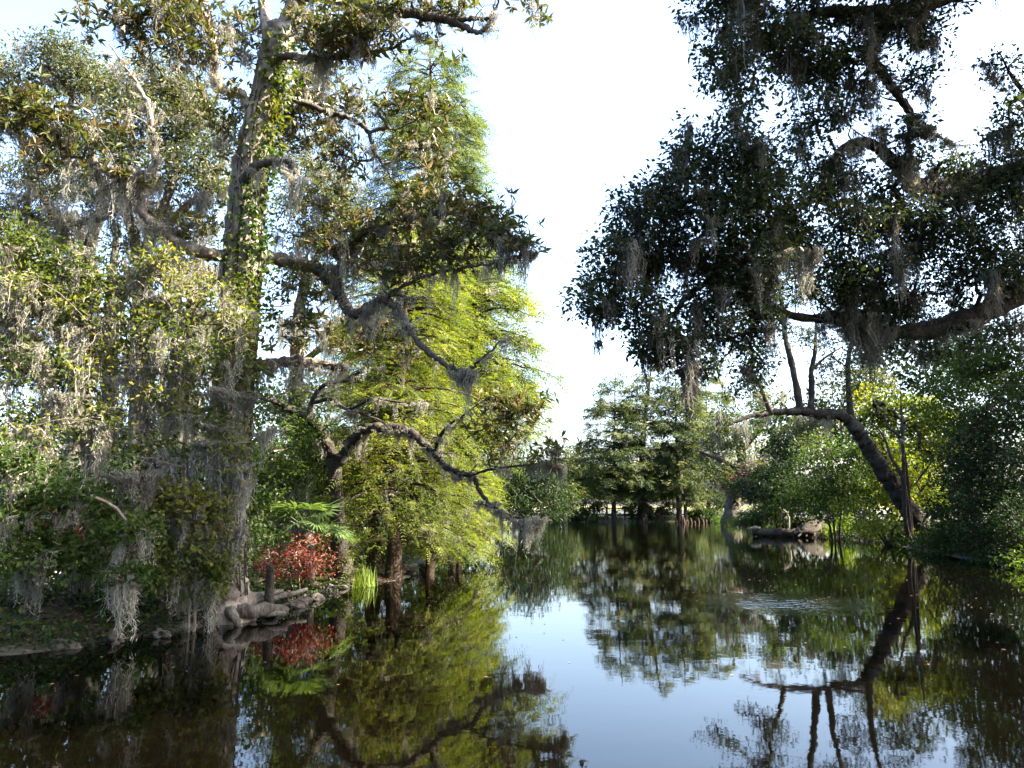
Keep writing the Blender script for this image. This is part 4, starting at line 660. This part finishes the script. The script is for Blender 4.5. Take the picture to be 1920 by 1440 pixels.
# ------------------------------------------------------------------ near right: the great live oak leaning in from outside the frame
DS = .78
n1 = Tree('great_live_oak', 'huge dark live oak whose boughs and moss hang into the frame from upper right', 'tree', gpt(12.8, 12.0), bark='bark_dark')
b0 = n1.base
n1.limb([b0 - [0, 0, .4], b0 + [-.2, -.1, 1.2], b0 + [-.7, -.2, 2.8], b0 + [-1.2, -.3, 4.2], b0 + [-1.4, -.3, 5.6]], [.85, .7, .62, .6, .5], 'trunk', 18, .05, 7, world=True, flare=.3)
fork = b0 + np.array([-1.2, -.3, 4.2]); fork2 = b0 + np.array([-1.4, -.3, 5.6])
def fromfork(f, P): return [f] + [at(*p) for p in P]
n1.limb(fromfork(fork, [(2060, 450, 15), (1930, 535, 15), (1860, 578, 15), (1790, 606, 15), (1710, 622, 15), (1640, 620, 14.9), (1560, 600, 14.8), (1480, 590, 14.6), (1400, 545, 14.4), (1320, 500, 14.2), (1240, 490, 14)]), [.34, .28, .25, .225, .2, .17, .12, .09, .075, .06, .05, .02], 'branch', 14, .07, 7, world=True, moss=26, ml=(.3, .9), ms=.1, nm=34)
n1.limb(fromfork(fork2, [(2080, 260, 14.5), (1960, 305, 14.3), (1870, 330, 14.2), (1800, 346, 14.1), (1745, 352, 14), (1708, 338, 13.9), (1675, 303, 13.8), (1640, 274, 13.7), (1600, 268, 13.6), (1565, 295, 13.5), (1545, 350, 13.4), (1480, 390, 13.2), (1400, 380, 13), (1320, 370, 12.9), (1240, 400, 12.8)]), [.28, .22, .19, .175, .16, .15, .13, .12, .1, .08, .06, .055, .05, .045, .035, .015], 'branch', 12, .07, 7, world=True, moss=22, ml=(.3, 1.0), ms=.1, nm=34)
n1.limb(fromfork(fork2, [(2050, -60, 13.4), (1900, -50, 13.2), (1790, -15, 13), (1740, 5, 12.9), (1690, 20, 12.8), (1620, 23, 12.7), (1540, 22, 12.6), (1495, 40, 12.5), (1450, 62, 12.4), (1400, 80, 12.3)]), [.32, .24, .2, .17, .15, .13, .11, .09, .07, .05, .02], 'branch', 11, .07, 7, world=True, moss=14, ml=(.3, .8), ms=.1)
n1.limb([(1735, 8, 12.9), (1724, 40, 12.9), (1718, 72, 12.9)], [.08, .06, .03], 'branch', 8, moss=4, ml=(.3, .6))
n1.limb([(1658, 24, 12.8), (1642, 72, 12.9), (1632, 100, 12.9), (1650, 128, 13), (1676, 168, 13.1), (1702, 204, 13.2), (1722, 232, 13.3), (1752, 252, 13.3), (1785, 268, 13.3)], [.1, .09, .085, .08, .075, .065, .05, .03, .012], 'branch', 10, .08, moss=30, ml=(.12, .45), ms=.06)
n1.limb([(1742, 350, 14), (1760, 310, 13.9), (1780, 300, 13.8), (1800, 290, 13.7)], [.06, .045, .03, .012], 'branch', 7, moss=2)
n1.limb([(2020, 300, 14.4), (1965, 235, 14.2), (1925, 180, 14), (1895, 140, 13.9), (1875, 100, 13.8)], [.1, .07, .05, .03, .012], 'branch', 8, .07, moss=3)
NB = [(1330, 15, 12.4, 45, 26, .8, 12), (1400, 40, 12.5, 60, 50, 1, 24), (1345, 110, 12.4, 36, 40, .8, 10), (1385, 160, 12.5, 44, 34, .8, 11), (1385, 215, 12.6, 18, 24, .4, 4), (1460, 90, 12.6, 60, 55, 1, 24), (1520, 120, 12.8, 55, 50, 1, 18), (1580, 130, 12.9, 55, 55, 1, 16), (1600, 50, 12.8, 70, 40, 1, 18), (1500, 5, 12.6, 80, 26, 1, 16), (1700, 80, 13, 40, 44, .8, 10), (1728, 130, 13, 26, 40, .6, 7), (1680, 10, 13, 60, 24, .8, 9), (1780, 5, 13, 20, 14, .4, 3), (1530, 210, 13, 50, 44, 1, 10), (1500, 270, 13.1, 20, 30, .6, 4), (1600, 190, 13.1, 40, 30, .8, 7),
      (1290, 300, 13, 50, 36, .8, 13), (1350, 290, 13, 55, 40, .9, 16), (1260, 370, 13, 60, 44, 1, 19), (1190, 400, 12.9, 40, 36, .8, 11), (1160, 390, 12.9, 30, 18, .5, 4), (1150, 490, 13.2, 60, 46, 1, 17), (1220, 470, 13.2, 80, 56, 1.1, 30), (1120, 560, 13.4, 46, 40, .8, 13), (1190, 580, 13.5, 70, 60, 1, 26), (1310, 410, 13.1, 90, 80, 1.2, 46), (1400, 380, 13.2, 90, 80, 1.2, 46), (1340, 510, 13.6, 90, 70, 1.2, 40), (1250, 630, 13.8, 70, 46, 1, 24), (1330, 610, 13.9, 60, 50, 1, 20), (1420, 490, 13.8, 80, 70, 1.2, 32), (1480, 400, 13.5, 80, 80, 1.2, 36), (1410, 610, 14.2, 36, 46, .8, 12), (1300, 680, 14, 50, 24, .8, 10), (1400, 300, 13.2, 60, 50, 1, 18), (1450, 310, 13.2, 50, 26, .9, 8), (1210, 660, 14, 40, 20, .6, 5), (1290, 255, 13, 14, 24, .3, 2), (1410, 680, 14.3, 26, 40, .5, 8),
      (1560, 340, 13.6, 65, 54, 1, 19), (1600, 420, 14, 80, 66, 1.1, 30), (1560, 510, 14.3, 80, 56, 1.1, 28), (1680, 420, 14.2, 70, 56, 1.1, 24), (1640, 520, 14.5, 80, 60, 1.1, 32), (1740, 450, 14.4, 80, 60, 1.1, 30), (1700, 570, 14.8, 70, 40, 1, 22), (1820, 420, 14.4, 90, 76, 1.2, 40), (1885, 310, 14.4, 56, 66, 1, 26), (1900, 210, 14, 34, 50, .8, 9), (1890, 120, 13.8, 44, 34, .6, 5), (1820, 520, 14.8, 80, 56, 1, 26), (1890, 480, 14.7, 60, 60, 1, 24), (1785, 320, 14, 44, 30, .6, 9), (1715, 300, 13.8, 36, 30, .6, 6), (1690, 230, 13.3, 40, 30, .5, 4), (1900, 620, 15.2, 46, 34, .8, 9), (1850, 370, 14.2, 60, 40, .8, 16), (1780, 640, 15, 60, 34, .8, 10), (1660, 650, 15, 40, 30, .6, 8), (1600, 580, 14.7, 50, 40, .8, 12), (1650, 350, 13.9, 40, 34, .6, 8)]
off = []                                              # crown carried on out of view, up and right, added for its shade
for k in range(34):
    off.append((rng.uniform(2180, 2850), rng.uniform(-520, 420), rng.uniform(11, 19), 120, 90, 1.4, 15))
for k in range(16):
    off.append((rng.uniform(1450, 1980), rng.uniform(-300, -190), rng.uniform(11, 15), 110, 60, 1.3, 13))
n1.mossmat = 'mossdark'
for k in range(400):  # added clumps set toward the sun, to shade the lower left bank
    x = rng.uniform(3.5, 13.5); y = rng.uniform(8, 16) - (x + 5) * .19; z = rng.uniform(-1.5, 3.1) + (x + 5) * .87
    dz = z - CAMH; zc = y * cp + dz * sp; px_, py_ = 960 + FPX * x / zc, 720 - FPX * (dz * cp - y * sp) / zc
    if y > 4 and (py_ < -230 or px_ > 2260) and len(off) < 160: off.append((px_, py_, y / DS, 140, 100, 1.2, 12))
C = n1.blobs(NB); n1.grow(C, .007); scatter(n1.crown, C, 64, .215, .076, .038, .8, .8, -.15, .4)
Co = n1.blobs(off); v_ = n1.nodes - [0, 0, CAMH]; zc = v_[:, 1] * cp + v_[:, 2] * sp
out_ = (960 + FPX * v_[:, 0] / zc > 1990) | (720 - FPX * (v_[:, 2] * cp - v_[:, 1] * sp) / zc < -60); n1.nodes = n1.nodes[out_]; n1.grow(Co, .02); scatter(n1.crown, Co, 42, .4, .2, .12, .8, .8)
n1.drape(C, 240, (.3, 1.5), .065, 34, .011)
n1.done('oak', 'mossdark')
DS = 1.0

# ------------------------------------------------------------------ long moss beards that stand out
def beard(label, group, px, py, Y, lpx, w=.09, n=70, mat='moss', lean=None, cols=1, cw=14):
    global DS
    DS = .78 if group == G2 else 1.0
    mb = MB(); p = at(px, py, Y)
    A = np.array([at(px + (k - (cols - 1) / 2) * cw + rng.uniform(-3, 3), py + rng.uniform(-4, 8), Y + rng.uniform(-.1, .1)) for k in range(cols)])
    mossy(mb, A, lpx * mpp(Y) * rng.uniform(.75, 1.0, cols), w, n, .013 * max(1, Y / 16), .8, lean)
    tag(mb.build('spanish_moss', M[mat], None, p), label, 'moss', group).location = Vector(p); DS = 1.0
G1, G2, G3 = 'moss beards on the left trees', 'moss beards under the great oak', 'moss beards on the arching limb'
beard('broad pale moss curtain high at the left, brightest in the sun', G1, 240, 318, 12.3, 130, .09, 90, cols=2)
beard('pale moss beard beside the magnolia trunk at mid height', G1, 382, 370, 12.9, 110, .1, 90, cols=2)
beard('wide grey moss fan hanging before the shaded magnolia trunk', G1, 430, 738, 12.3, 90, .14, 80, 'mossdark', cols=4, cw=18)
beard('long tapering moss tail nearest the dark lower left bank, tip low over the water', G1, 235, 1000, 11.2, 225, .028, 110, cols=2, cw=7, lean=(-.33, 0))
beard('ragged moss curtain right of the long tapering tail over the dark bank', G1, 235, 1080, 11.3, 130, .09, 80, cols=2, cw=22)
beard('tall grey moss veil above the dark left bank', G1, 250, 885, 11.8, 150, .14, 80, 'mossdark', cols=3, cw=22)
beard('narrow moss hanging at the left frame edge', G1, 20, 600, 11.9, 170, .12, 80, cols=2)
beard('moss beard on the elbow of the bare branch over the cypress', G1, 868, 698, 12.7, 55, .06, 60, 'mossdark', cols=2, cw=10)
beard('moss streamer high against the cypress top', G1, 800, 262, 13.8, 70, .06, 50, cols=2, cw=10)
beard('moss streamer in front of the middle of the tall cypress', G1, 790, 315, 13.8, 90, .06, 50, cols=2, cw=12)
beard('thick moss fringe on the very tip of the arching limb', G3, 1000, 972, 16.1, 85, .07, 90, cols=3, cw=13)
beard('longest thin moss string reaching almost to the water', G3, 940, 958, 16.5, 112, .045, 70)
beard('short moss tuft midway along the low end of the arching limb', G3, 968, 970, 16.3, 50, .04, 60)
beard('moss fringe where the arching limb bends down', G3, 912, 940, 16.7, 50, .06, 60, cols=3, cw=12)
beard('long thin moss string at the end of the pale side branch', G3, 1055, 872, 16.3, 85, .04, 60)
beard('long grey moss beard hanging lowest from the middle of the oak crown', G2, 1292, 690, 13.9, 130, .07, 90, 'mossdark', cols=2, cw=12)
beard('dense moss mass under the heavy bough left end', G2, 1625, 600, 14.7, 120, .16, 90, 'mossdark', cols=4, cw=18)
beard('brownish moss curtain catching sun in the oak interior', G2, 1505, 470, 13.5, 120, .1, 90, cols=3, cw=16)
beard('moss column left of the brownish curtain in the oak', G2, 1432, 510, 13.6, 150, .08, 80, 'mossdark', cols=2)
beard('moss tail hanging near the top from the highest bough', G2, 1372, 0, 12.4, 70, .06, 70, 'mossdark', cols=2, cw=18)
beard('pale moss tail beside the open sky at upper right', G2, 1722, 75, 12.9, 45, .05, 60, cols=2, cw=12)
beard('moss sleeve on the drooping branch beside the sky gap', G2, 1732, 240, 13.3, 50, .07, 60, 'mossdark', cols=3, cw=16)
beard('thin dark moss wisp below the leaf tips at the crown left edge', G2, 1122, 640, 13.6, 34, .02, 24, 'mossdark')

# ------------------------------------------------------------------ ground-level plants and objects
def frond_mesh(L, blades, arc, w):
    m2 = MB(); a = np.linspace(-arc, arc, blades)
    d = np.stack([np.sin(a), np.cos(a), rng.normal(0, .1, blades)], 1); p = np.zeros((blades, 3))
    leaves(m2, p, d, np.tile([0, 0, 1.], (blades, 1)), L * (1 - .25 * np.abs(a) / arc), w, np.clip(rng.normal(.5, .2, blades), 0, 1), .3, .15)
    return m2
def palmetto(label, p, n, L, H, name='saw_palmetto', trunk=None):
    t = thing(name, p, label, 'palm' if name == 'cabbage_palm' else 'palmetto'); proto = None; top = trunk or 0
    if trunk:
        m2 = MB(); tube(m2, [[0, 0, -.2], [.05, 0, top * .5], [0, 0, top]], np.array([.24, .2, .2]) * min(1, top / 3 + .25), 10, .06); m2.build('trunk', M['bark_oak'], t)
    for k in range(n):
        if proto is None: o = frond_mesh(L, 19, 1.9, L * .1).build('frond', M['palm'], t); proto = o
        else: o = proto.copy(); COL.objects.link(o); o.parent = t
        a = k * 2.4 + rng.normal(0, .2); el = rng.uniform(-.2, 1.2); h = np.array([math.sin(a) * math.cos(el), math.cos(a) * math.cos(el), math.sin(el)])
        o.location = Vector(h * H + np.array([0, 0, top])); o.rotation_euler = (el * .7 - .3, rng.normal(0, .25), -a); s = rng.uniform(.8, 1.15); o.scale = (s, s, s)
        m2 = MB(); tube(m2, [[0, 0, top], h * H * .5 + [0, 0, top + .03], h * H + [0, 0, top]], [.012, .009, .007], 5); stq = m2.build('stalk', M['palm'], t)
palmetto('large saw palmetto with fan leaves above the red leaves on the left bank', gat(582, 18.2), 16, .6, .62, 'saw_palmetto', 1.25)
palmetto('smaller palmetto with drooping pale fans right of the red leaves', gat(612, 17.5), 8, .42, .4)
palmetto('shaded palmetto in the dark at the left frame edge', gat(45, 13.2), 10, .5, .6)
palmetto('cabbage palm with a round head seen under the level oak limb', gpt(*at(1456, 960, 66)[:2]), 16, 1.3, 1.1, 'cabbage_palm', 8.0)
shrub('red_shrub', 'crimson-leaved shrub glowing on the left bank beside the roots', 560, 16.9, [[(560, 1050, 16.8), (570, 1030, 16.8)], [(540, 1060, 16.8), (530, 1040, 16.7)]], [(545, 1045, 16.5, 60, 32, .5, 20), (590, 1058, 16.6, 44, 24, .4, 14), (515, 1058, 16.5, 26, 22, .4, 9), (590, 1025, 17.2, 40, 18, .4, 6)], 'red', 22, .17, .085, .045, sr=.015)
shrub('red_shrub', 'rust-red shrub in deep shade at the far left edge', 85, 14.2, [[(85, 1010, 14.2), (80, 970, 14.2)]], [(85, 975, 14.2, 40, 30, .4, 14), (150, 1010, 14.4, 30, 26, .4, 8)], 'red', 26, .17, .085, .045, sr=.015)
shrub('red_shrub', 'small russet shrub between the moss curtains left of the magnolia trunk', 335, 15, [[(335, 970, 15), (335, 940, 15)]], [(338, 950, 15, 18, 26, .3, 7), (320, 985, 15, 20, 20, .3, 5)], 'red', 24, .15, .08, .045, sr=.012)
def tuft(label, p, n, L, w=.014, name='grass_tuft'):
    m2 = MB(); a = rng.random(n) * 6.28; r = rng.random(n) * .22; base = np.stack([np.cos(a) * r, np.sin(a) * r, np.full(n, -.05)], 1)
    d = np.stack([np.cos(a) * .35, np.sin(a) * .35, np.ones(n)], 1) + rng.normal(0, .15, (n, 3))
    leaves(m2, base, d, np.stack([np.cos(a), np.sin(a), np.zeros(n)], 1) + [0, 0, .2], L * rng.uniform(.5, 1.1, n), w, rng.random(n), .0, .35)
    o = m2.build(name, M['grass']); o.location = Vector(p); tag(o, label, 'grass')
tuft('bright green grass tuft beside the cypress trunks on the left bank', gpt(*onz(684, 1096, .05)[:2]), 160, .8, .02)
tuft('spiky sunlit grass tuft right of the rotting stump', gpt(*onz(1590, 1009, .05)[:2]), 150, 1.7, .045)
tuft('low reedy grass tuft at the foot of the stump log', gpt(*onz(1556, 1008, .05)[:2]), 90, 1.1, .04)

def rock(p, s, label, seed):
    bm = bmesh.new(); bmesh.ops.create_icosphere(bm, subdivisions=4, radius=1)
    r = np.random.default_rng(seed); k = r.normal(0, 1.6, (5, 3)); ph = r.random(5) * 6
    for v in bm.verts:
        c = np.array(v.co); f = 1 + .13 * sum(math.sin(k[i] @ c * 1.4 + ph[i]) for i in range(5)) + .05 * sum(math.sin(k[i] @ c * 5 + 2 * ph[i]) for i in range(5)); f = round(f * 9) / 9 * .5 + f * .5; v.co = Vector(c * f * s)
    me = bpy.data.meshes.new('shore_rock'); bm.to_mesh(me); bm.free(); me.materials.append(M['rock'])
    for q in me.polygons: q.use_smooth = True
    o = bpy.data.objects.new('shore_rock', me); COL.objects.link(o); o.location = Vector(p); o.rotation_euler = (0, 0, r.random() * 6); tag(o, label, 'rock', 'rocks along the left shore')
RK = [(505, 1150, .24), (528, 1143, .17), (545, 1136, .28), (568, 1128, .2), (585, 1121, .3), (603, 1112, .24), (622, 1106, .3), (640, 1100, .22), (655, 1097, .2), (520, 1128, .2), (560, 1112, .22), (300, 1190, .2), (215, 1200, .24), (120, 1210, .22), (770, 1076, .25)]
for k, (px, py, s) in enumerate(RK):
    p = onz(px, py, .04); lb = 'grey brown shoreline rock in the row between the magnolia roots and the cypress trunks' if 500 < px < 700 else ('dark rock in the black shade of the lower left bank' if px < 400 else 'rock at the water right of the cypress trunks')
    rock(p, np.array([s * 1.2, s, s * .6]) * .62, lb, k + 3)
for k in range(22):
    px = rng.uniform(440, 690); py = np.interp(px, [440, 490, 560, 625, 690], [1160, 1154, 1131, 1107, 1094]) - rng.uniform(-1, 9); p = onz(px, py, .05)
    rock(p, np.array([1.25, 1, .6]) * rng.uniform(.05, .12), 'small broken stone among the shoreline rocks by the magnolia roots', 100 + k)
lg = MB(); tube(lg, catmull([at(432, 1148, 13.6), at(470, 1146, 13.6), at(510, 1142, 13.9), at(535, 1146, 14.2)], 8), np.interp(np.linspace(0, 1, 25), [0, .5, 1], [.13, .11, .08]), 12, .12)
tag(lg.build('driftwood_log', M['bark_oak']), 'pale log lying at the waterline against the magnolia roots', 'log')
lg = MB(); tube(lg, catmull([at(503, 1138, 14.6), at(506, 1100, 14.6), at(508, 1060, 14.5)], 8), np.interp(np.linspace(0, 1, 17), [0, 1], [.1, .06]), 9, .06)
tag(lg.build('broken_snag', M['bark_dark']), 'upright dark broken snag standing among the shore rocks', 'stump')
# stump, log, plank and snag on the right bank
st = thing('rotting_stump', at(1520, 1003, 47.5), 'dark rotting stump sloping to the water on the right bank', 'stump'); p0 = np.array(st.location)
m2 = MB(); tube(m2, catmull([at(1488, 1003, 47.5), at(1512, 998, 47.5), at(1540, 984, 48)], 8), np.interp(np.linspace(0, 1, 17), [0, .5, 1], [.22, .5, .42]), 20, .1, .5, np.full(17, .16)); m2.build('trunk', M['bark_dark'], st, p0)
for k in range(3):
    m2 = MB(); tube(m2, catmull([at(1512 + 11 * k, 991 - 3 * k, 47.5), at(1504 + 12 * k, 999 - 2 * k, 47.2), at(1496 + 15 * k, 1006, 46.9)], 5), np.interp(np.linspace(0, 1, 11), [0, 1], [.14, .05]), 7, .08); m2.build('root', M['bark_dark'], st, p0)
m2 = MB(); tube(m2, catmull([at(1412, 998, 49), at(1445, 999, 48.5), at(1490, 1000, 47.7)], 8), np.interp(np.linspace(0, 1, 17), [0, .5, 1], [.2, .26, .32]), 12, .12)
tag(m2.build('fallen_log', M['bark_dark']), 'dark fallen log lying from the stump toward the green mound', 'log')
m2 = MB(); c = at(1416, 991, 48.8); tube(m2, [c + [-.28, 0, .02], c + [0, -.03, .06], c + [.3, 0, 0]], [.06, .1, .07], 8, .15)
tag(m2.build('bleached_wood', M['plank']), 'bleached cut wood block resting on the fallen log', 'wood')
m2 = MB(); tube(m2, catmull([at(1479, 990, 46), at(1479, 972, 46), at(1474, 960, 46), at(1464, 953, 46)], 6), np.interp(np.linspace(0, 1, 19), [0, 1], [.06, .04]), 7, .1); mossy(m2, [at(1474, 960, 46), at(1466, 954, 46)], .6, .06, 24, .03)
tag(m2.build('bent_snag', M['moss']), 'pale bent snag with moss rising behind the log', 'branch')

# stuff nobody could count: litter, undergrowth, floating leaves
def ground_pts(n, xr, yr, d0, d1):
    x = rng.uniform(*xr, n * 6); y = rng.uniform(*yr, n * 6); d = shore_dist(x, y); k = (d > d0) & (d < d1); x, y = x[k][:n], y[k][:n]
    return np.stack([x, y, gz(x, y)], 1)
P = ground_pts(9000, (-13, -1.5), (9, 24), .25, 3.5); m2 = MB(); leaves(m2, P + [0, 0, .015], rng.standard_normal((len(P), 3)) * [1, 1, .25], upn(len(P), .4), rng.uniform(.05, .12, len(P)), .05, rng.random(len(P)))
tag(m2.build('leaf_litter', M['litter']), 'brown fallen leaves covering the left bank', 'leaf litter', None, 'stuff')
P = ground_pts(1100, (-16, -2), (10, 34), .3, 8); m2 = MB(); scatter(m2, P + [0, 0, .2], 26, .24, .11, .06, .7)
tag(m2.build('undergrowth', M['mid']), 'low green undergrowth on the left bank', 'undergrowth', None, 'stuff')
P = ground_pts(1800, (6, 34), (16, 60), -.05, 5); m2 = MB(); scatter(m2, P + [0, 0, .25], 26, .3, .15, .07, .7)
tag(m2.build('undergrowth', M['dark']), 'low dark undergrowth on the right bank', 'undergrowth', None, 'stuff')
P = ground_pts(900, (3, 34), (18, 84), -.15, .9); m2 = MB(); scatter(m2, P + [0, 0, .22], 26, .34, .18, .07, .8)
tag(m2.build('shore_weeds', M['mid']), 'low weeds fringing the right shoreline', 'weeds', None, 'stuff')
P = ground_pts(420, (-13, -3.6), (9, 18), -.1, 1.8); m2 = MB(); scatter(m2, P + [0, 0, .1], 16, .22, .09, .05, .6)
tag(m2.build('shore_weeds', M['dark']), 'low dark weeds on the shaded left bank', 'weeds', None, 'stuff')
P = ground_pts(200, (0, 34), (84, 92), -.1, 1.6); m2 = MB(); scatter(m2, P + [0, 0, .25], 26, .4, .3, .1, .8)
tag(m2.build('undergrowth', M['mid']), 'low green undergrowth on the far shore', 'undergrowth', None, 'stuff')
n = 420; x = rng.uniform(-6, 13, n); y = rng.uniform(9, 40, n); k = shore_dist(x, y) < -.3; P = np.stack([x[k], y[k], np.full(k.sum(), .006)], 1)
m2 = MB(); leaves(m2, P, rng.standard_normal((len(P), 3)) * [1, 1, 0], np.tile([0, 0, 1.], (len(P), 1)), rng.uniform(.03, .08, len(P)), .04, rng.random(len(P)), .05, .02)
tag(m2.build('floating_leaves', M['litter']), 'scattered dead leaves floating on the pond', 'floating leaves', None, 'stuff')
